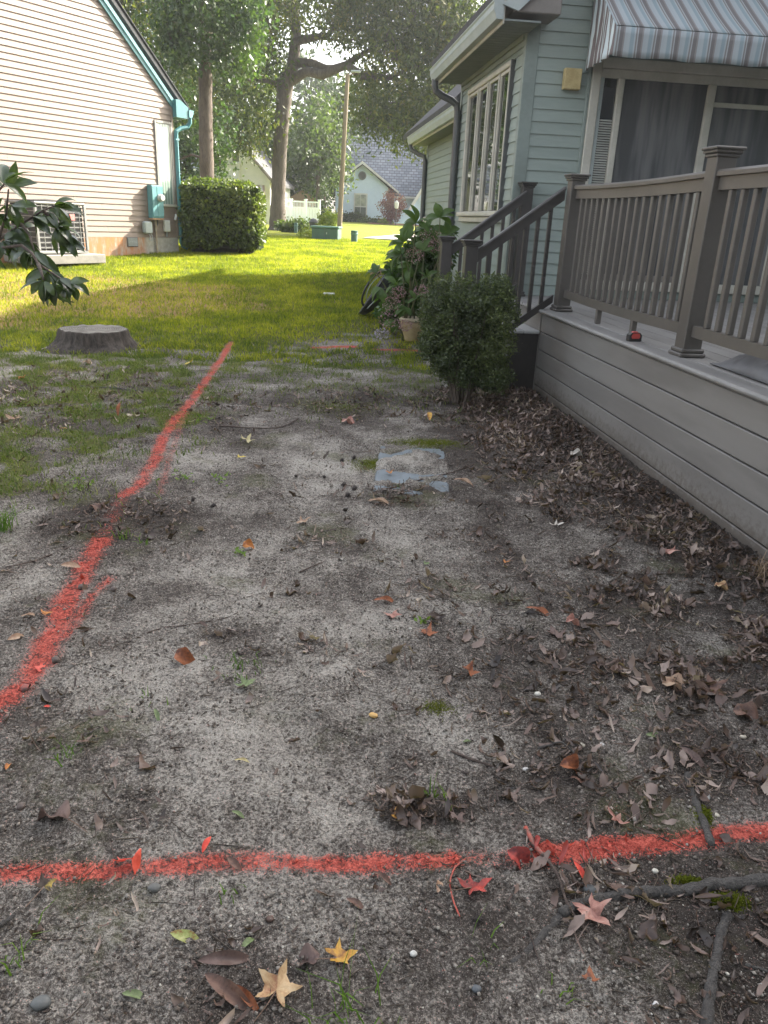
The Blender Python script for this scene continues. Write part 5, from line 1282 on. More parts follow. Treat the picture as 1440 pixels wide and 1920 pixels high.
# ---------------------------------------------------------------- grass
def blades(P3, h, w, lean=.5):
    n = len(P3); a = rng.random(n)*2*math.pi; ca, sa = np.cos(a), np.sin(a)
    b = rng.random(n)*2*math.pi; ln = lean*rng.random(n)*h
    V = np.empty((n, 3, 3)); off = np.stack([ca*w*.5, sa*w*.5, np.zeros(n)], 1)
    V[:, 0] = P3-off; V[:, 1] = P3+off; V[:, 2] = P3+np.stack([np.cos(b)*ln, np.sin(b)*ln, h], 1)
    return V.reshape(-1, 3), np.arange(n*3).reshape(-1, 3)
def blades2(P3, h, w, lean=.7):
    n = len(P3); a = rng.random(n)*2*math.pi; b = rng.random(n)*2*math.pi; ln = lean*(.3+rng.random(n))*h
    off = np.stack([np.cos(a), np.sin(a), np.zeros(n)], 1)*(w*.5)[:, None]; D = np.stack([np.cos(b), np.sin(b), np.zeros(n)], 1)*ln[:, None]; U = np.array([0, 0, 1.0])
    V = np.empty((n, 6, 3)); p1 = P3+D*.25+U*(h*.6)[:, None]; p2 = P3+D+U*(h*.9)[:, None]
    V[:, 0] = P3-off; V[:, 1] = P3+off; V[:, 2] = p1+off*.8; V[:, 3] = p1-off*.8; V[:, 4] = p2+off*.12; V[:, 5] = p2-off*.12
    i = np.arange(n)[:, None]*6; F = np.concatenate([i+np.array([[0, 1, 2, 3]]), i+np.array([[3, 2, 4, 5]])], 0)
    return V.reshape(-1, 3), F
def grassmat(name, cols, trans=.45):
    t = NT(name); f = t.node('ShaderNodeNewGeometry').outputs['Random Per Island']; p = t.pos(); n = t.noise(p, 1.1, 3); n2 = t.noise(p, 6, 3)
    g = t.math('ADD', t.math('MULTIPLY', f, .45), t.math('ADD', t.math('MULTIPLY', t.step(n, .35, .65), .3), t.math('MULTIPLY', t.step(n2, .35, .65), .25)))
    c = t.ramp(g, [(i/(len(cols)-1), q) for i, q in enumerate(cols)]); t.color(c); t.b.inputs['Roughness'].default_value = .6; t.b.inputs['Specular IOR Level'].default_value = .25
    tr = t.node('ShaderNodeBsdfTranslucent'); t.link(t.mix(1.0, c, (1.5, 1.6, .5), 'MULTIPLY'), tr.inputs[0]); mx = t.node('ShaderNodeMixShader'); mx.inputs[0].default_value = trans
    t.link(t.b.outputs[0], mx.inputs[1]); t.link(tr.outputs[0], mx.inputs[2]); t.link(mx.outputs[0], t.o.inputs[0]); return t.m
GR = grassmat('lawn_blades', [(.045, .078, .016), (.12, .160, .018), (.28, .30, .026), (.47, .43, .08)], .45)
GD = grassmat('dry_blades', [(.22, .17, .06), (.42, .29, .13), (.58, .44, .25)], .3)
def scatter(n, x0, x1, y0, y1, dens, yp=1.0):
    u = rng.random(n)**yp; x = x0+(x1-x0)*rng.random(n); y = y0+(y1-y0)*u
    k = rng.random(n) < dens(x, y); return x[k], y[k]
# lawn, y 8..26
x, y = scatter(420000, -9, 2.6, 7.4, 27, lambda x, y: grass_at(x, y)**1.4*(1-.55*dry_at(x, y))*(paint_at(x, y) < .28)*((np.abs(x) < y*.62+1)), 1.25)
h = .022+.030*rng.random(len(x))+.012*sm(.2, .7, fbm(x*2, y*2, 2, 90)); P3 = np.stack([x, y, G(x, y)-.003], 1)
V, F = blades(P3, h, .008+.0004*y*0+.0045*sm(10, 22, y)*2, .9) if False else blades(P3, h*1.15, .013, 1.0)
obj('lawn_grass', mesh_np('lawn_grass', V, F), GR, kind='stuff')
x, y = scatter(110000, -9, 1.5, 7.4, 24, lambda x, y: np.clip(.15+dry_at(x, y), 0, 1)*grass_at(x, y)*.8, 1.2)
h = .015+.025*rng.random(len(x)); V, F = blades(np.stack([x, y, G(x, y)-.003], 1), h, .008, 2.2)
obj('dry_grass', mesh_np('dry_grass', V, F), GD, kind='stuff')
# thin turf nearer the camera
x, y = scatter(230000, -5, 1.6, 2.4, 8.4, lambda x, y: grass_at(x, y)**1.3*.85*(paint_at(x, y) < .28), 1.0)
h = .014+.034*rng.random(len(x)); V, F = blades2(np.stack([x, y, G(x, y)-.002], 1), h, .0040+.0025*rng.random(len(x)), 1.2)
obj('thin_grass', mesh_np('thin_grass', V, F), grassmat('thin_turf', [(.05, .075, .02), (.09, .13, .03), (.15, .19, .045), (.26, .24, .10)], .3), kind='stuff')
# single tufts and sprouts
GT = grassmat('tuft_blades', [(.06, .11, .02), (.10, .19, .03), (.18, .27, .05)], .35)
def tuft(u, v, n, h, label, rad=.02, lean=1.0):
    x, y = gnd(u, v); t = None; P3 = np.stack([rng.normal(size=n)*rad, rng.normal(size=n)*rad, np.zeros(n)], 1)
    V, F = blades2(P3, h*(.5+.7*rng.random(n)), .0022+.0025*rng.random(n), lean)
    o = obj('grass_tuft', mesh_np('grass_tuft', V, F), GT); o.location = (x, y, float(G(x, y))+.001); tag(o, label, 'grass tuft')
GT2 = grassmat('dry_tuft', [(.10, .07, .05), (.20, .14, .10), (.30, .22, .15)], .1)
for q in [(8,995,70,.12,'thick grass tuft cut by the left edge halfway up'), (125,1425,16,.05,'thin splayed grass sprout on bare sand at the left'), (660,1905,26,.10,'long bladed grass tuft at the bottom edge right of the cream leaf',.04),
          (905,1795,7,.05,'two-bladed grass sprout below the spiky seed ball'), (35,1790,14,.05,'small grass sprig low at the left edge'), (237,1010,12,.07,'upright grass sprig between the two red strokes'),
          (270,1020,14,.04,'low bright grass sprout right of the upper red line end'), (390,700,12,.06,'tall thin grass sprout left of the far red line'), (820,1500,14,.05,'grass sprout growing through the leaf heap above the bottom red line'),
          (285,1315,6,.035,'tiny yellow green sprout beside a pale twig'), (430,1685,8,.03,'flat grass sprig under the bottom red line'), (455,1255,50,.025,'short mossy grass patch behind the pale green leaf',.035), (1060,1880,7,.05,'arching single grass blade near the bottom edge'),
          (185,765,30,.06,'upright grass clump in the worn turf at left'), (745,915,24,.02,'small grass tuft on the near edge of the sunken slab')]: tuft(*q)
L_weed = leafmat('weed_leaves', [(.09, .16, .03), (.15, .24, .05), (.24, .30, .09)], .35, .5, 9, .3)
def weed(u, v, label, n=22, r=.03, h=.04):
    x, y = gnd(u, v); t = rng.random(n); P3 = np.stack([rng.normal(size=n)*r, rng.normal(size=n)*r, h*rng.random(n)], 1)
    V, F = leaf_cloud('w', P3, .024, .013, -.2, .5, .2); tt = thing('weed', label, 'weed', (x, y, float(G(x, y))))
    obj('leaves', mesh_np('weed_leaves', V, F), L_weed, tt)
    m = MB(); 
    for k in range(4): m.tube([(0, 0, -.004), (random.gauss(0, r*.6), random.gauss(0, r*.6), h)], [.0014, .0008], 4)
    m.build('stems', M_stem, tt)
GT_ = GT; GT = GT2; tuft(1428, 1085, 60, .11, 'brown dead grass tuft at the right edge below the deck skirting', .03, 1.1); GT = GT_
weed(340, 900, 'bright leafy weed just right of the red line corner'); weed(413, 900, 'bright leafy weed on bare sand right of its twin'); weed(140, 915, 'tall pale weed in the turf at the left', 30, .05, .06)
weed(448, 1040, 'tiny weed beside the orange brown curled leaf', 12, .02, .02); weed(795, 1170, 'lime seedling over the rust coloured star leaf', 9, .012, .02); weed(385, 790, 'low weed left of the yellow curled star leaf', 20, .06, .03)

# ---------------------------------------------------------------- litter (numpy leaves)
def litter(n, x, y, L, W, zoff, curlr=1.4, tatter=.5, nu=4, tilt=.5):
    u = np.linspace(0, 1, nu+1)[None, :, None]; s = np.array([-1, 0, 1.0])[None, None, :]
    l = L[:, None, None]; w = (W*.5)[:, None, None]
    tat = 1-tatter*rng.random((n, nu+1, 3)); tat[:, :, 1] = 1
    prof = np.sin(np.pi*np.clip(u*.96+.02, 0, 1))**.7
    k = (rng.normal(size=n)*curlr)[:, None, None]; ang = k*(u-.5)
    X = np.where(np.abs(k) > .05, np.sin(ang)/np.where(np.abs(k) > .05, k, 1), u-.5)*l+0*s; Zc = (1-np.cos(ang))/np.where(np.abs(k) > .05, k, 1)*l*np.sign(k)+0*s
    fold = (rng.normal(size=n)*.6)[:, None, None]; cross = s*w*prof*tat
    Yv = cross*np.cos(fold*np.abs(s)); Zv = Zc+np.abs(cross)*np.sin(np.abs(fold))+rng.normal(size=(n, nu+1, 3))*W[:, None, None]*.10
    Pn = np.stack([X+rng.normal(size=X.shape)*W[:, None, None]*.05, Yv, Zv], -1).reshape(n, -1, 3)
    a = rng.random(n)*2*math.pi; tl = rng.normal(size=n)*tilt; rl = rng.normal(size=n)*tilt
    c, s_ = np.cos(a), np.sin(a); ct, st_ = np.cos(tl), np.sin(tl); cr, sr = np.cos(rl), np.sin(rl)
    Rm = np.empty((n, 3, 3)); Rm[:, 0] = np.stack([c*ct, c*st_*sr-s_*cr, c*st_*cr+s_*sr], 1); Rm[:, 1] = np.stack([s_*ct, s_*st_*sr+c*cr, s_*st_*cr-c*sr], 1); Rm[:, 2] = np.stack([-st_, ct*sr, ct*cr], 1)
    Pn = np.einsum('nij,nkj->nki', Rm, Pn); zmin = Pn[:, :, 2].min(1)
    base = G(x, y)+zoff-zmin*.75
    Pn += np.stack([x, y, base], 1)[:, None, :]
    kk = (nu+1)*3; F = []
    for i in range(nu):
        for j in range(2): F.append([i*3+j, i*3+j+1, i*3+j+4, i*3+j+3])
    F = (np.arange(n)[:, None, None]*kk+np.array(F)[None]).reshape(-1, 4)
    return Pn.reshape(-1, 3), F
def brown(name, cols, rough=.42):
    return leafmat(name, cols, .12, rough, 3, .55)
B1 = brown('brown_litter', [(.020, .015, .013), (.045, .032, .026), (.085, .056, .044), (.13, .082, .064), (.20, .145, .12), (.33, .25, .21), (.50, .41, .33)])
B2 = brown('dark_litter', [(.022, .016, .013), (.05, .034, .026), (.10, .07, .05)])
BR = brown('painted_litter', [(.10, .04, .03), (.30, .045, .035), (.55, .07, .045), (.70, .11, .07)])
def spread(n, y0=.75, y1=8.3, base=.05, k=1.5, p=1.25):
    u = rng.random(n)**p; y = y0+(y1-y0)*u; x = -1.0-.62*y+(3.2+1.15*y)*rng.random(n)
    d = litter_at(x, y); keep = rng.random(n) < np.clip(d**k+base, 0, 1)
    keep &= (x*math.cos(HA)+y*math.sin(HA) < 2.0)
    return x[keep], y[keep]
def emit(name, x, y, L, W, zoff, mt, **kw):
    pv_ = paint_at(x, y); ok_ = ~((pv_ > .22) & (rng.random(len(x)) < .8)); x, y, L, W = x[ok_], y[ok_], L[ok_], W[ok_]; zoff = zoff[ok_] if hasattr(zoff, '__len__') else zoff; pa = pv_[ok_] > .45
    for sel, nm, m_ in ((~pa, name, mt), (pa, name+'_painted', BR)):
        if sel.sum() < 3: continue
        V, F = litter(int(sel.sum()), x[sel], y[sel], L[sel], W[sel], zoff[sel] if hasattr(zoff, '__len__') else zoff, **kw)
        obj(nm, mesh_np(nm, V, F, True), m_, kind='stuff')
x, y = spread(240000, base=.004); n = len(x); L = .012+.050*rng.random(n)**1.7+.007*np.clip(y-3, 0, 3); W = L*(.07+.36*rng.random(n)**1.6); zo = .001+.022*rng.random(n)*litter_at(x, y)
emit('leaf_litter', x, y, L, W, zo, B1, curlr=2.0, tatter=.6)
x, y = spread(44000, base=.002, k=2.0); n = len(x); L = .030+.040*rng.random(n)**1.5; W = L*(.45+.35*rng.random(n)); zo = .001+.022*rng.random(n)*litter_at(x, y)
emit('broad_leaf_litter', x, y, L, W, zo, B1, curlr=1.8, tatter=.65)
x, y = spread(90000, base=.07, k=1.0); n = len(x); L = .006+.016*rng.random(n)**2; W = L*(.2+.5*rng.random(n))
emit('leaf_crumbs', x, y, L, W, .0008, B2, nu=2, curlr=1.0, tatter=.5, tilt=.25)
# fine dark crumbs everywhere on the sand
n = 85000; y = .75+5.5*rng.random(n)**1.6; x = -1-.6*y+(3.1+1.1*y)*rng.random(n); k = (x*math.cos(HA)+y*math.sin(HA) < 2.0)&(rng.random(n) < .45+.5*(fbm(x*6, y*6, 2, 44) > .05)); x, y = x[k], y[k]; n = len(x)
L = .003+.008*rng.random(n)**2; V, F = litter(n, x, y, L, L*(.3+.6*rng.random(n)), .0006, nu=2, tilt=.3)
obj('soil_crumbs', mesh_np('soil_crumbs', V, F), B2, kind='stuff')
# twigs
def twigs(n, x, y, L, r, zo):
    a = rng.random(n)*2*math.pi; D = np.stack([np.cos(a), np.sin(a), rng.normal(size=n)*.06], 1)*L[:, None]; S = np.stack([-np.sin(a), np.cos(a), np.zeros(n)], 1)
    P0 = np.stack([x, y, G(x, y)+zo], 1)-D*.5; bend = S*(rng.normal(size=n)*.14*L)[:, None]; P1 = P0+D*.5+bend; P2 = P0+D; U = np.array([0, 0, 1.0])
    V = np.empty((n, 9, 3))
    for i, (p, q) in enumerate(((P0, 1.0), (P1, .85), (P2, .5))):
        for j, (su, ss) in enumerate(((.0, 1), (1.2, 0), (.0, -1))): V[:, i*3+j] = p+S*(r*q*ss)[:, None]+U*(r*q*su)[:, None]
    F = []
    for i in range(2):
        for j in range(3): F.append([i*3+j, i*3+(j+1) % 3, (i+1)*3+(j+1) % 3, (i+1)*3+j])
    return V.reshape(-1, 3), (np.arange(n)[:, None, None]*9+np.array(F)[None]).reshape(-1, 4)
TW = brown('twig_bark', [(.045, .035, .028), (.09, .07, .055), (.17, .135, .105)], .8)
x, y = spread(52000, base=.06, k=1.0, y1=7.5); n = len(x); V, F = twigs(n, x, y, .02+.10*rng.random(n)**2, .0006+.0012*rng.random(n), .001+.012*rng.random(n)*litter_at(x, y))
obj('small_twigs', mesh_np('small_twigs', V, F, True), TW, kind='stuff')
# pebbles
def ico():
    import bmesh
    b = bmesh.new(); bmesh.ops.create_icosphere(b, subdivisions=1, radius=1); v = np.array([q.co[:] for q in b.verts]); f = np.array([[q.index for q in g.verts] for g in b.faces]); b.free(); return v, f
IV, IF = ico()
def pebbles(n, x, y, r, sink=.35):
    sc = np.stack([.8+.5*rng.random(n), .8+.5*rng.random(n), .5+.3*rng.random(n)], 1)*r[:, None]; a = rng.random(n)*6.28
    V = IV[None]*sc[:, None]*(1+.12*rng.normal(size=(n, len(IV), 1))); c, s = np.cos(a)[:, None], np.sin(a)[:, None]
    V = np.stack([V[:, :, 0]*c-V[:, :, 1]*s, V[:, :, 0]*s+V[:, :, 1]*c, V[:, :, 2]], -1)+np.stack([x, y, G(x, y)+r*sink], 1)[:, None]
    return V.reshape(-1, 3), (np.arange(n)[:, None, None]*len(IV)+IF[None]).reshape(-1, 3)
n = 5200; y = .8+4.2*rng.random(n)**1.5; x = -.9-.55*y+(2.8+1.05*y)*rng.random(n); k = (x*math.cos(HA)+y*math.sin(HA) < 1.95)&(rng.random(n) < .22+.75*sm(.0, .8, x)); x, y = x[k], y[k]; n = len(x)
V, F = pebbles(n, x, y, .0010+.0032*rng.random(n)**3); obj('small_pebbles', mesh_np('small_pebbles', V, F, True), leafmat('pebble_mix', [(.10, .09, .08), (.30, .27, .23), (.50, .47, .40), (.62, .60, .54)], 0, .6, 5, .3), kind='stuff')

# clods of soil, four sided lumps
OV = np.array([(1,0,0),(0,1,0),(-1,0,0),(0,-1,0),(0,0,1),(0,0,-1)], float); OF = np.array([(0,1,4),(1,2,4),(2,3,4),(3,0,4),(1,0,5),(2,1,5),(3,2,5),(0,3,5)])
n = 95000; y = .75+4.2*rng.random(n)**1.7; x = -.95-.58*y+(3.0+1.05*y)*rng.random(n); k = (x*math.cos(HA)+y*math.sin(HA) < 2.0)&(rng.random(n) < .25+.75*sm(-.25, .35, fbm(x*4, y*4, 3, 144)))&~((np.abs(x-PAV[0]) < .2)&(np.abs(y-PAV[1]) < .43)); x, y = x[k], y[k]; n = len(x)
r = .0012+.0042*rng.random(n)**3; a = rng.random((n, 1))*6.28
V = OV[None]*(r[:, None]*(.7+.7*rng.random((n, 3))))[:, None]*(1+.25*rng.normal(size=(n, 6, 1))); V = np.stack([V[:, :, 0]*np.cos(a)-V[:, :, 1]*np.sin(a), V[:, :, 0]*np.sin(a)+V[:, :, 1]*np.cos(a), V[:, :, 2]], -1)+np.stack([x, y, G(x, y)+r*.5+.003], 1)[:, None]
SF = (np.arange(n)[:, None, None]*6+OF[None])
pv_ = paint_at(x, y); pa = pv_ > .36+.40*rng.random(n); kp = ~(pa & (rng.random(n) < .55)); V = V[kp]; pa = pa[kp]
CL = leafmat('soil_clod', [(.050, .040, .034), (.13, .11, .093), (.24, .215, .185), (.36, .33, .29)], 0, .95, 5, .15)
for sel, nm, m_ in ((~pa, 'soil_clods', CL), (pa, 'painted_clods', lm_red if 'lm_red' in globals() else leafmat('painted_clod', [(.20, .05, .04), (.48, .085, .06), (.74, .17, .12)], 0, .8, 5, .2))):
    k_ = int(sel.sum()); obj(nm, mesh_np(nm, V[sel].reshape(-1, 3), (np.arange(k_)[:, None, None]*6+OF[None]).reshape(-1, 3)), m_, kind='stuff')

# ---------------------------------------------------------------- leaves one can point to
def lm(name, c, c2, c3=None, trans=.15, sc=22, rough=.5):
    t = NT(name); v = t.objc(); n = t.noise(v, sc, 5, .7); n2 = t.noise(v, sc*5, 3, .6)
    f = t.math('ADD', t.math('MULTIPLY', n, .75), t.math('MULTIPLY', n2, .25)); st_ = [(.38, c2), (.52, c)]
    if c3: st_.append((.66, c3))
    col = t.ramp(f, st_); t.color(col); t.b.inputs['Roughness'].default_value = rough; t.b.inputs['Specular IOR Level'].default_value = .35
    t.bump(t.noise(v, 130, 3), .4, .002)
    tr = t.node('ShaderNodeBsdfTranslucent'); t.link(col, tr.inputs[0]); mx = t.node('ShaderNodeMixShader'); mx.inputs[0].default_value = trans
    t.link(t.b.outputs[0], mx.inputs[1]); t.link(tr.outputs[0], mx.inputs[2]); t.link(mx.outputs[0], t.o.inputs[0]); return t.m
C = {
 'red': lm('leaf_red', (.72, .085, .05), (.50, .04, .03), (.60, .14, .10)), 'wine': lm('leaf_wine', (.33, .055, .045), (.14, .035, .035), (.55, .08, .06)),
 'pink': lm('leaf_pink_brown', (.42, .21, .165), (.20, .085, .065), (.52, .34, .28)), 'cream': lm('leaf_cream', (.50, .33, .17), (.27, .11, .06), (.60, .46, .28)),
 'gold': lm('leaf_gold', (.52, .28, .05), (.17, .07, .04), (.58, .40, .09)), 'yellow': lm('leaf_yellow', (.66, .52, .10), (.48, .33, .07)), 'paley': lm('leaf_pale_yellow', (.52, .46, .24), (.33, .26, .12)),
 'brown': lm('leaf_brown', (.15, .085, .062), (.060, .036, .029), (.22, .13, .095)), 'taupe': lm('leaf_taupe', (.155, .105, .09), (.085, .055, .048)), 'rust': lm('leaf_rust', (.30, .105, .045), (.12, .045, .03)),
 'tan': lm('leaf_tan', (.40, .27, .18), (.25, .15, .10), (.50, .38, .28)), 'green': lm('leaf_green', (.16, .21, .09), (.09, .12, .05), (.24, .28, .16)), 'gspot': lm('leaf_spotted', (.27, .32, .10), (.22, .075, .03), (.40, .38, .17), sc=50),
 'white': lm('leaf_bleached', (.52, .48, .42), (.36, .30, .24)), 'orange': lm('leaf_orange', (.50, .20, .05), (.24, .08, .03)), 'dark': lm('leaf_dark', (.055, .042, .036), (.03, .024, .022)),
 'black_yellow': lm('leaf_black_yellow', (.05, .035, .025), (.045, .03, .02), (.60, .45, .08), sc=14),
}
ST = pmat('leaf_stalk', (.22, .12, .08), (.14, .09, .06), .6, 30)
meshes = {}
def gleaf(u, v, kind, col, size, ang, label, z=.004, tilt=(0, 0), stem=0.0, curl=None, seed=None):
    """ang: direction of the tip on the ground (deg, 0 = right, 90 = away)"""
    x, y = gnd(u, v); sd_ = seed if seed is not None else len(meshes)+3
    if kind[0] == 's': m = star_mesh('leaf_blade', size*.55, int(kind[1]), .35 if curl is None else curl, sd_, depth=.60, crum=.45)
    elif kind == 'oval': m = leaf_mesh('leaf_blade', size, size*.36, .5 if curl is None else curl, .35, 8, .12, 1.0)
    elif kind == 'long': m = leaf_mesh('leaf_blade', size, size*.24, .5 if curl is None else curl, .7, 9, .30, 1.0, .3)
    elif kind == 'curled': m = leaf_mesh('leaf_blade', size, size*.62, 1.6 if curl is None else curl, 1.0, 9, .35, 1.0, .3)
    else: m = leaf_mesh('leaf_blade', size, size*.75, .7 if curl is None else curl, .55, 9, .40, .85, .2)
    meshes[len(meshes)] = m
    t = obj('fallen_leaf', m, C[col]); tag(t, label, 'leaf')
    t.location = (x, y, float(G(x, y))+z+size*.06); t.rotation_euler = (R(tilt[0]), R(tilt[1]), R(ang))
    if stem:
        MB().tube([(-.002, 0, 0), (-stem*.5, size*.06, -.002), (-stem, size*.16, -.005)], [.0012, .001, .0009], 5).build('stalk', ST, t)
    return t
LV = [
 (238,1622,'s3','red',.070,-120,'scarlet three-pointed leaf on the left part of the bottom red line',.012,(25,-20),.03),
 (885,1672,'s5','wine',.088,25,'wine red star-shaped leaf with a bright edge just below the bottom red line',.008,(-8,5),.05),
 (1105,1715,'s5','pink',.098,-60,'pinkish brown star leaf beside the big surface root',.012,(10,5),0),
 (632,1806,'s5','gold',.080,20,'golden yellow star leaf near the bottom centre',.010,(-12,8),.04),
 (518,1868,'s5','cream',.105,75,'large cream lobed leaf at the bottom edge',.010,(6,-8),.06),
 (84,1672,'s4','black_yellow',.060,90,'black and yellow curled leaf under the left end of the bottom red line',.012,(15,10),.06),
 (128,1545,'broad','taupe',.085,160,'folded grey brown triangular leaf above the red line at left',.010,(20,0),.07),
 (320,1756,'oval','gspot',.070,-12,'yellow green leaf with brown spots below the red line',.006,(10,0)),
 (452,1785,'oval','green',.042,60,'small dusty green oval leaf near the bottom',.005),
 (372,1812,'long','taupe',.105,8,'long rolled brown leaf lying above a darker one',.010,(30,0)),
 (385,1838,'long','brown',.120,-32,'long dark brown leaf curling towards the bottom right',.010,(20,0)),
 (440,1855,'long','rust',.070,-40,'narrow rusty leaf left of the cream lobed leaf',.008,(15,0)),
 (600,1795,'broad','taupe',.055,200,'grey brown leaf half under the golden star leaf',.004),
 (1105,1842,'s3','rust',.050,80,'small rusty pointed leaf near the bottom right',.006),
 (820,1678,'oval','tan',.045,75,'small tan oval leaf left of the wine red star leaf',.005,(20,0)),
 (950,1606,'curled','wine',.075,-30,'dark red curled leaf on the gap of the bottom red line',.012,(20,10)),
 (1155,1548,'s4','pink',.072,100,'pale pink star leaf just above the right red line',.012,(20,10)),
 (745,1545,'s3','gold',.055,110,'yellow forked leaf at the left of the leaf heap',.014,(30,0)),
 (855,1545,'s4','taupe',.065,-80,'dark star leaf on top of the leaf heap',.020,(-20,0)),
 (1048,1445,'curled','rust',.080,-5,'rust brown rolled leaf right of the leaf heap',.014,(20,0)),
 (1085,1465,'s4','brown',.060,-60,'dark torn leaf under the rust brown rolled leaf',.006),
 (460,1292,'s5','green',.085,50,'pale green lobed leaf on bare sand',.010,(-10,0),.02),
 (330,1235,'curled','rust',.080,-30,'shiny brown cupped leaf left of centre',.016,(35,0),.04),
 (455,1030,'broad','orange',.062,30,'orange brown cupped leaf on pale sand',.012,(30,0)),
 (565,982,'s4','tan',.095,-10,'pale tan spread leaf at centre left',.010,(10,5)),
 (462,832,'s5','paley',.125,80,'pale yellow curled star leaf right of the red line',.020,(20,0)),
 (447,862,'s3','yellow',.085,10,'small yellow leaf below the pale curled star leaf',.010),
 (356,686,'s5','yellow',.130,80,'bright yellow star leaf left of the far red line',.024,(-40,0)),
 (38,712,'s4','orange',.12,10,'orange yellow leaf in the grass at the left edge',.012,(-15,0)),
 (28,792,'s4','tan',.13,120,'tan leaf with upturned lobes in the turf at the left edge',.016,(-15,0),.04),
 (222,790,'long','rust',.10,90,'brown leaf standing upright in the turf',.03,(0,-70)),
 (112,806,'oval','gold',.06,30,'small golden leaf in the turf right of the tan leaf',.006),
 (155,683,'broad','tan',.10,20,'orange tan leaf lying in front of the stump',.010),
 (78,658,'broad','white',.08,20,'bleached leaf against the left foot of the stump',.010),
 (1040,990,'s4','white',.085,30,'bright bleached leaf between the deck and the slab',.012,(-10,0)),
 (1240,1287,'broad','tan',.095,-8,'flat tan leaf right of centre',.006),
 (878,1268,'s4','rust',.075,40,'crumpled reddish leaf at the middle right',.016,(25,0)),
 (800,1192,'s5','rust',.080,70,'rust coloured star leaf under the lime seedling',.006),
 (700,1133,'long','rust',.095,15,'rusty long leaf near the middle',.012,(10,0)),
 (735,1155,'s4','pink',.085,-60,'withered pink grey leaf right of the rusty long leaf',.004),
 (795,1060,'s3','green',.045,0,'small pale mint green leaf piece',.006),
 (945,1058,'s3','orange',.055,0,'small orange flecked leaf right of the mint green piece',.008),
 (1250,1045,'s4','pink',.12,0,'pink tan leaf on the litter beside the deck foot',.020,(-10,0)),
 (1338,1105,'broad','cream',.070,-10,'pale yellow leaf near the right edge by the deck foot',.012),
 (640,795,'broad','pink',.12,10,'pale pink leaf on the far sand',.010), (615,770,'s3','tan',.08,40,'small tan leaf just behind the pale pink one',.008),
 (1068,860,'broad','white',.11,10,'white faced leaf lying on top of the dark litter',.022), (1160,765,'s4','gold',.10,90,'mustard leaf at the far end of the litter',.012),
 (805,795,'oval','gold',.10,90,'amber leaf standing up behind the slab',.020,(0,-40)), (850,905,'long','tan',.12,-5,'long tan leaf on the slab edge',.012),
 (728,892,'s3','orange',.07,40,'orange brown leaf at the left edge of the slab',.014), (690,945,'long','tan',.13,12,'long ochre leaf in front of the slab',.010),
 (115,1067,'oval','tan',.075,10,'rolled pale brown leaf left of the red line',.014,(30,0)), (88,1158,'s3','orange',.060,150,'glossy orange leaf touching the red line on its left',.010,(20,0)),
 (40,1160,'long','tan',.055,35,'tan sliver leaf left of the glossy orange one',.006), (12,1448,'oval','orange',.040,100,'tiny orange red leaf at the left edge',.006),
 (78,1330,'oval','red',.030,20,'small scarlet leaf scrap below the left red band',.006), (15,1205,'oval','tan',.06,50,'curved tan leaf at the left edge above the red band',.008,(40,0)),
 (380,1605,'oval','red',.040,75,'slim reddened leaf standing in the red line',.008,(0,-30)), (427,1615,'oval','brown',.045,-40,'small dark leaf lying across the red line',.010,(20,0)),
 (1330,1300,'s4','brown',.12,-30,'big dark brown crumpled leaf at the right edge',.016,(15,0)), (1372,1340,'broad','brown',.09,-20,'dark glossy oval leaf below the crumpled one',.010,(10,0)),
 (1275,1410,'long','taupe',.085,-60,'long grey brown leaf pointing to the surface root',.012,(20,0)), (1210,1382,'oval','green',.055,-5,'dark green oval leaf half buried',.006,(15,0)),
 (1002,1600,'long','wine',.050,70,'red painted stick-like leaf where the line breaks',.010,(0,-12)), (1075,1625,'long','red',.05,-70,'slim red painted leaf right of the broken line',.012,(10,0)),
 (230,1868,'oval','green',.045,0,'small pale green oval leaf low at left',.005), (300,1540,'s4','dark',.05,30,'black crumpled leaf above the red line',.008), (868,1395,'oval','green',.03,30,'tiny dusty green leaf on the pale sand',.005),
 (290,1335,'long','green',.055,-60,'grey green twig-like leaf below the cupped leaf',.008), (440,1430,'long','paley',.040,10,'narrow pale leaf sliver above the red line',.006), (435,1525,'oval','green',.035,-20,'dull green leaf scrap above the red line',.005),
 (700,1640,'long','brown',.05,-30,'thin brown leaf just under the red line centre',.006), (650,1690,'oval','brown',.045,-25,'small brown leaf below the red line centre',.006),
 (1120,1135,'s3','brown',.07,50,'dark leaf with raised lobes right of the crumbs',.010), (1040,1195,'s4','taupe',.10,60,'grey lobed leaf sunk in the litter',.006), (1060,1175,'curled','pink',.075,20,'curled mauve brown leaf',.014),
 (985,1145,'long','rust',.11,-20,'narrow rusty leaf among the grey litter',.008), (130,985,'oval','tan',.05,40,'small tan scrap in the left turf',.006), (170,955,'broad','brown',.09,-20,'brown leaf beside the covered stretch of the red line',.010),
]
for q in LV: gleaf(*q)

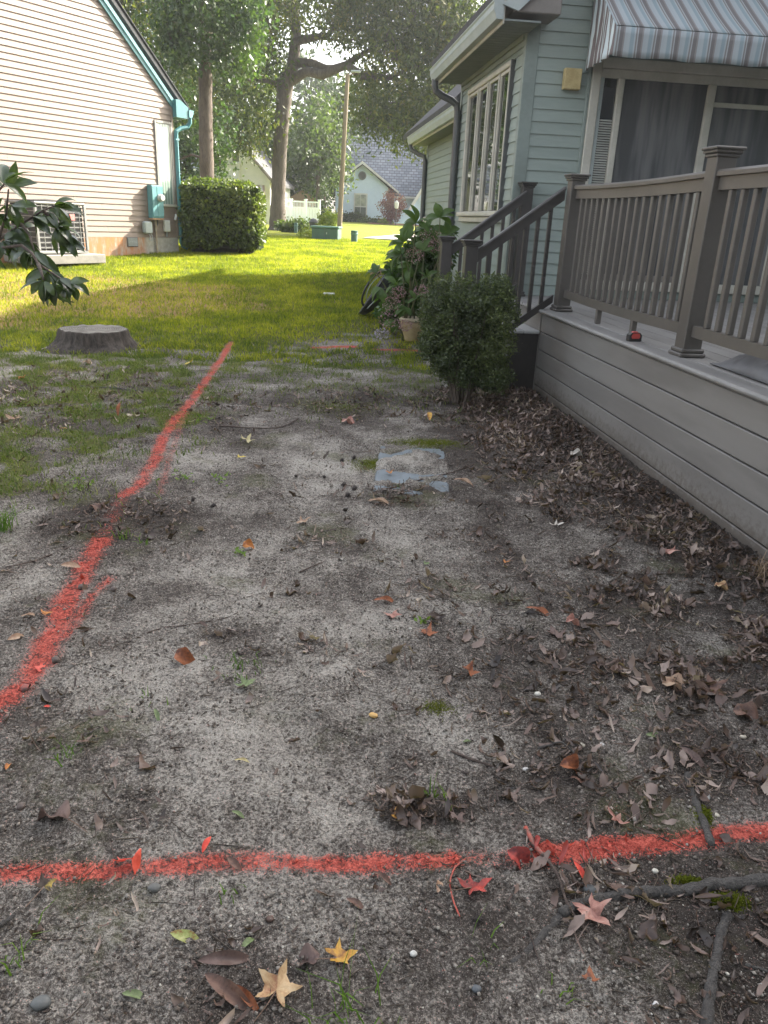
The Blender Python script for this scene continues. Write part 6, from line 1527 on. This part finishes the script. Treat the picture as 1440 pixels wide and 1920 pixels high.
# ---------------------------------------------------------------- seed balls, stones, roots, sticks
M_ball = pmat('seed_ball', (.055, .042, .036), (.03, .024, .022), .8, 60, .5, 90); M_nut = pmat('smooth_gall', (.13, .10, .085), (.08, .06, .052), .55, 40, .2, 90)
def spiky(u, v, r, label):
    x, y = gnd(u, v); o = MB(); V = IV*r*.8; o.add(V, IF)
    for d in rand_unit(46): 
        d = Vector(d); a = d.orthogonal().normalized()*r*.09; b = d.cross(a); p = d*r*.74; o.add([p+a, p+b, p-a, p-b, d*r*1.25], [(0,1,4),(1,2,4),(2,3,4),(3,0,4)])
    t = o.build('seed_ball', M_ball); t.location = (x, y, float(G(x, y))+r*.8); tag(t, label, 'seed ball')
for q in [(895,1728,.013,'spiky seed ball below the wine red star leaf'), (645,913,.017,'leftmost of the three spiky seed balls left of the slab'), (664,920,.017,'rightmost of the three spiky seed balls left of the slab'), (652,932,.016,'nearest of the three spiky seed balls left of the slab'),
          (641,866,.014,'left one of the two seed balls behind the trio'), (664,861,.015,'right one of the two seed balls behind the trio'), (401,952,.015,'single dark seed ball right of the red line corner'), (362,940,.013,'dark seed ball between twigs by the red corner'),
          (608,897,.012,'small seed ball left of the trio'), (555,895,.010,'small lone seed ball on open sand')]: spiky(*q)
def stone(u, v, r, c, label, cat='pebble', nm='pebble', sub=2, flat=.7, el=1.0, rz=0, mt=None, rough=.55):
    import bmesh
    x, y = gnd(u, v); b = bmesh.new(); bmesh.ops.create_icosphere(b, subdivisions=sub+1, radius=1)
    for q in b.verts: k = 1+.10*float(pn(q.co.x*1.4+u, q.co.y*1.4+v*.1+q.co.z, 5)); q.co = Vector((q.co.x*r*el*k, q.co.y*r*k, q.co.z*r*flat*k))
    m = bpy.data.meshes.new(nm); b.to_mesh(m); b.free(); m.polygons.foreach_set('use_smooth', np.ones(len(m.polygons), bool))
    o = obj(nm, m, mt or pmat(nm+'_c', c, tuple(k*.72 for k in c), rough, 60)); o.location = (x, y, float(G(x, y))+r*flat*.55); o.rotation_euler = (0, 0, R(rz)); tag(o, label, cat)
for q in [(105,1241,.0125,'smooth round dark gall on the right edge of the left red band'), (153,1104,.0125,'dark round gall between the two strokes of the left red line'), (213,1108,.0120,'dark round gall right of the left red line'), (40,1516,.010,'dark round gall near the left edge above the bottom line')]:
    stone(q[0], q[1], q[2], None, q[3], 'gall', 'round_gall', 2, 1.0, 1.0, 0, M_nut)
stone(48,1294,.0125,None,'round gall sprayed red at the left edge','gall','round_gall',2,1.0,1.0,0,pmat('painted_gall', (.42,.10,.08), (.12,.08,.07), .6, 30))
for q in [(700,1343,.0095,(.62,.38,.13),'orange yellow pebble on the pale sand', 1.5, -20), (1008,1303,.0095,(.60,.58,.50),'round white pebble at the middle right', 1.1, 0), (1323,1496,.0110,(.58,.57,.53),'largest white pebble, beside the upright root', 1.1, 30),
          (1090,1399,.0085,(.54,.50,.40),'cream pebble near the forked twig', 1.1, 0), (1128,1397,.0062,(.58,.57,.54),'small white pebble right of the cream one', 1.2, 0), (1107,1285,.0060,(.56,.54,.48),'cream pebble behind the round white one', 1.1, 0),
          (1342,1530,.0070,(.55,.50,.40),'cream pebble at the edge of the right red line', 1.4, -30), (1393,1383,.0068,(.50,.45,.36),'tan pebble under the dark crumpled leaf', 1.5, 0), (1228,1635,.0068,(.52,.50,.43),'pale pebble below the right red line', 1.1, 0),
          (775,1790,.0068,(.55,.54,.50),'white pebble low in the middle', 1.1, 10), (1229,1885,.0060,(.56,.54,.52),'white pebble near the bottom edge right', 1.2, 60), (78,1884,.014,(.12,.125,.12),'half buried grey stone at the bottom left', 1.3, 10),
          (893,1856,.008,(.10,.11,.12),'slate blue pebble near the bottom edge', 1.2, 0), (1108,1672,.013,(.085,.09,.09),'angular dark grey stone touching the big root', 1.4, -10), (290,1667,.011,(.13,.13,.12),'flat grey stone just under the red line at left', 1.3, 0),
          (506,1725,.0075,(.10,.06,.045),'dark red brown pebble below the red line', 1.1, 0), (1020,1545+45,.006,(.62,.15,.09),'small pebble sprayed red in the broken line', 1.2, 0), (1165,1660,.006,(.5,.47,.42),'pale pebble right of the pink star leaf root', 1.2, 0),
          (1075,1250,.005,(.55,.53,.48),'tiny cream pebble behind the round gall pair', 1.2, 0), (985,1443,.0055,(.58,.57,.54),'white shell-like pebble left of the rolled rust leaf', 1.6, 20), (640,1050,.006,(.5,.47,.42),'pale pebble on open sand', 1.3, 0), (770,1180,.006,(.52,.50,.44),'pale pebble left of the rust star leaf', 1.2, 0)]:
    stone(q[0], q[1], q[2], q[3], q[4], el=q[5], rz=q[6])
M_root = bark('root_bark', (.135, .125, .115), (.055, .05, .046), 5); M_stick = bark('stick_bark', (.16, .12, .10), (.07, .05, .042), 6); M_rstick = pmat('painted_stick', (.55, .09, .06), (.16, .09, .07), .7, 30)
def stick(pts, r0, r1, label, mt=None, cat='root', nm='tree_root', sink=.3, n=10, lift=0):
    W_ = [gnd(*p) for p in pts]; P_ = []; k = len(W_)
    for i in range(k-1):
        for j in range(4):
            f = j/4; P_.append((W_[i][0]*(1-f)+W_[i+1][0]*f, W_[i][1]*(1-f)+W_[i+1][1]*f))
    P_.append(W_[-1]); m = len(P_); c = P_[0]
    # smooth the path
    for _ in range(2): P_ = [P_[0]]+[((P_[i-1][0]+2*P_[i][0]+P_[i+1][0])/4, (P_[i-1][1]+2*P_[i][1]+P_[i+1][1])/4) for i in range(1, m-1)]+[P_[-1]]
    rad = [(r0+(r1-r0)*i/(m-1))*(1+.14*math.sin(i*1.9+len(pts))) for i in range(m)]
    zc = float(G(*c))
    pp = [(a-c[0], b-c[1], float(G(a, b))+rad[i]*(1-2*sink)+lift*math.sin(math.pi*i/(m-1))-zc) for i, (a, b) in enumerate(P_)]
    o = MB().tube(pp, rad, n).build(nm, mt or M_root, smooth=True); o.location = (c[0], c[1], zc); return tag(o, label, cat)
stick([(1520,1648),(1440,1652),(1380,1662),(1335,1660),(1290,1674),(1240,1674),(1180,1678),(1120,1688),(1080,1700),(1052,1716)], .0145, .0105, 'thick grey surface root crossing the lower right', sink=.28, n=14)
stick([(1052,1716),(1030,1738),(1005,1768),(960,1806)], .0105, .006, 'half buried end of the thick root, lower centre right', sink=.72, n=12)
stick([(1288,1452),(1292,1478),(1305,1510),(1322,1550),(1334,1588)], .0085, .0095, 'upright dark root stub running into the right red line', sink=.3, n=12)
stick([(1366,1716),(1352,1745),(1346,1780),(1336,1830),(1328,1880),(1322,1960)], .0095, .0115, 'grey root going down to the bottom edge at right', sink=.35, n=12)
stick([(985,1560),(1000,1592),(1030,1625),(1048,1655),(1060,1700),(1085,1735),(1140,1790)], .0048, .0022, 'curved dark stick sprayed red at its top, crossing the root end', M_stick, 'stick', 'stick', 0, 8, .010)
stick([(985,1555),(1000,1592),(1030,1622)], .0056, .0050, 'red sprayed stump of the curved stick', M_rstick, 'stick', 'stick', 0, 8, .006)
stick([(872,1612),(850,1632),(842,1660),(848,1690),(862,1720)], .0022, .0018, 'thin bent stick looping left of the wine red leaf', M_rstick, 'stick', 'stick', 0, 6, .006)
stick([(862,1720),(868,1760),(880,1800)], .0016, .0010, 'thread-thin dark root below the bent stick', M_stick, 'root', 'tree_root', 0, 6)
stick([(1008,1405),(1035,1400),(1052,1396),(1078,1418),(1092,1432)], .0034, .0022, 'forked grey twig by the cream pebble', M_root, 'twig', 'twig', 0, 6, .008)
stick([(1052,1396),(1066,1388)], .003, .002, 'short prong of the forked grey twig', M_root, 'twig', 'twig', 0, 6, .008)
stick([(846,1410),(880,1424),(910,1434),(940,1446)], .0040, .0030, 'dark straight stick on the sand left of the rust leaf', M_stick, 'stick', 'stick', .1, 7)
stick([(276,1188),(310,1176),(350,1174),(390,1166),(430,1158),(456,1144)], .0024, .0016, 'long thin curved twig on the left sand', M_stick, 'twig', 'twig', 0, 6)
stick([(-10,1745),(15,1728),(32,1716)], .0060, .0040, 'grey stick end at the lower left edge', M_root, 'stick', 'stick', .1, 8)
stick([(62,1748),(75,1760),(100,1764),(135,1760)], .0016, .0012, 'thin pale twig below the black and yellow leaf', M_stick, 'twig', 'twig', 0, 5)
stick([(206,1578),(212,1600),(218,1622)], .0020, .0014, 'short curved twig touching the scarlet leaf', M_stick, 'twig', 'twig', 0, 5, .004)
stick([(150,725),(200,727),(250,733),(310,736)], .010, .007, 'long grey branch lying in the turf left of the far red line', M_root, 'branch', 'branch', .3, 8)
stick([(1205,1655),(1180,1646),(1150,1635),(1110,1612)], .0014, .0020, 'thin twig above the thick root', M_stick, 'twig', 'twig', 0, 5, .006)
stick([(985,1730),(1000,1775),(1012,1810)], .0018, .0012, 'thin dark twig left of the pinkish star leaf', M_stick, 'twig', 'twig', 0, 5, .004)
stick([(1372,1712),(1395,1735),(1420,1780)], .0020, .0012, 'thin dark twig leaving the lower right root', M_stick, 'twig', 'twig', 0, 5, .005)
stick([(1385,1808),(1410,1818),(1445,1826)], .0040, .0030, 'pale grey twig at the right edge near the bottom', M_root, 'twig', 'twig', 0, 6, .004)
stick([(700,925),(790,902),(850,890),(890,870)], .0045, .0030, 'bent grey stick lying across the slab', M_stick, 'stick', 'stick', 0, 6, .01)
stick([(400,800),(470,804),(520,806),(560,785)], .0045, .0030, 'curved dark twig behind the pale yellow star leaf', M_stick, 'twig', 'twig', 0, 6, .004)
stick([(560,1075),(585,1065),(605,1055)], .0036, .0020, 'short dark twig at centre left', M_stick, 'twig', 'twig', 0, 6, .003)
stick([(10,1065),(70,1052),(110,1035),(150,1018)], .0040, .0030, 'dark twig left of the upper red line end', M_stick, 'twig', 'twig', .1, 6)
# moss
L_moss = leafmat('moss', [(.07, .09, .012), (.13, .15, .02), (.20, .21, .035)], .2, .8, 20, .1)
def moss(u, v, rx, ry, n, label):
    x, y = gnd(u, v); d = rng.normal(size=(n, 2))*np.array([rx, ry])*.55; xx, yy = x+d[:, 0], y+d[:, 1]
    q = np.exp(-(d[:, 0]/rx)**2-(d[:, 1]/ry)**2); V, F = leaf_cloud('m', np.stack([xx, yy, G(xx, yy)+.010*q*rng.random(n)], 1), .0065, .0022, -.9)
    o = obj('moss_patch', mesh_np('moss_patch', V, F), L_moss, kind='stuff'); o['label'] = label; o['category'] = 'moss'
moss(1365,1692,.035,.018,5200,'bright moss cushion under the thick root'); moss(1285,1655,.03,.012,1600,'thin moss on the upper side of the thick root'); moss(700,872,.11,.11,5200,'mossy patch left of the slab')
moss(800,832,.22,.10,8000,'yellow green moss behind the slab'); moss(820,1330,.05,.04,900,'faint moss film on the sand'); moss(1320,1530,.02,.03,1200,'moss beside the upright root stub'); moss(640,765,.3,.3,5000,'thin moss on the far sand')
# paving slab
slab_o = box('paving_slab', pmat('blue_slab', (.17, .20, .22), (.11, .13, .14), .75, 9, .2, 80), None, (-.205, .205), (-.44, .44), (-.045, .006), .008); slab_o.location = (PAV[0], PAV[1], .0); slab_o.rotation_euler = (0, 0, R(-1.5))
tag(slab_o, 'blue grey paving slab sunk in the soil and half covered by dirt', 'paving slab')
fs = gnd(690, 628); f2 = box('paving_slab', pmat('old_slab', (.20, .19, .17), (.13, .125, .11), .9, 9, .3, 60), None, (-.30, .30), (-.12, .12), (-.05, .004), .008); f2.location = (fs[0], fs[1], float(G(*fs))); tag(f2, 'worn grey concrete slab lying in front of the flower pot', 'paving slab')
ws = gnd(617, 553); f3 = box('valve_cover', M_white, None, (-.09, .09), (-.06, .06), (-.03, .03), .006); f3.location = (ws[0], ws[1], float(G(*ws))); tag(f3, 'small pale flat cover set in the shaded lawn', 'cover')

# ---------------------------------------------------------------- air
hz_ = NT('haze_air'); hz_.n.remove(hz_.b); pv = hz_.node('ShaderNodeVolumePrincipled'); pv.inputs['Color'].default_value = (.93, .95, 1, 1); pv.inputs['Density'].default_value = HAZE; pv.inputs['Anisotropy'].default_value = .55
hz_.link(pv.outputs[0], hz_.o.inputs['Volume'])
box('haze', hz_.m, None, (-131, 131), (-31, 161), (-1.2, 22))['kind'] = 'stuff'
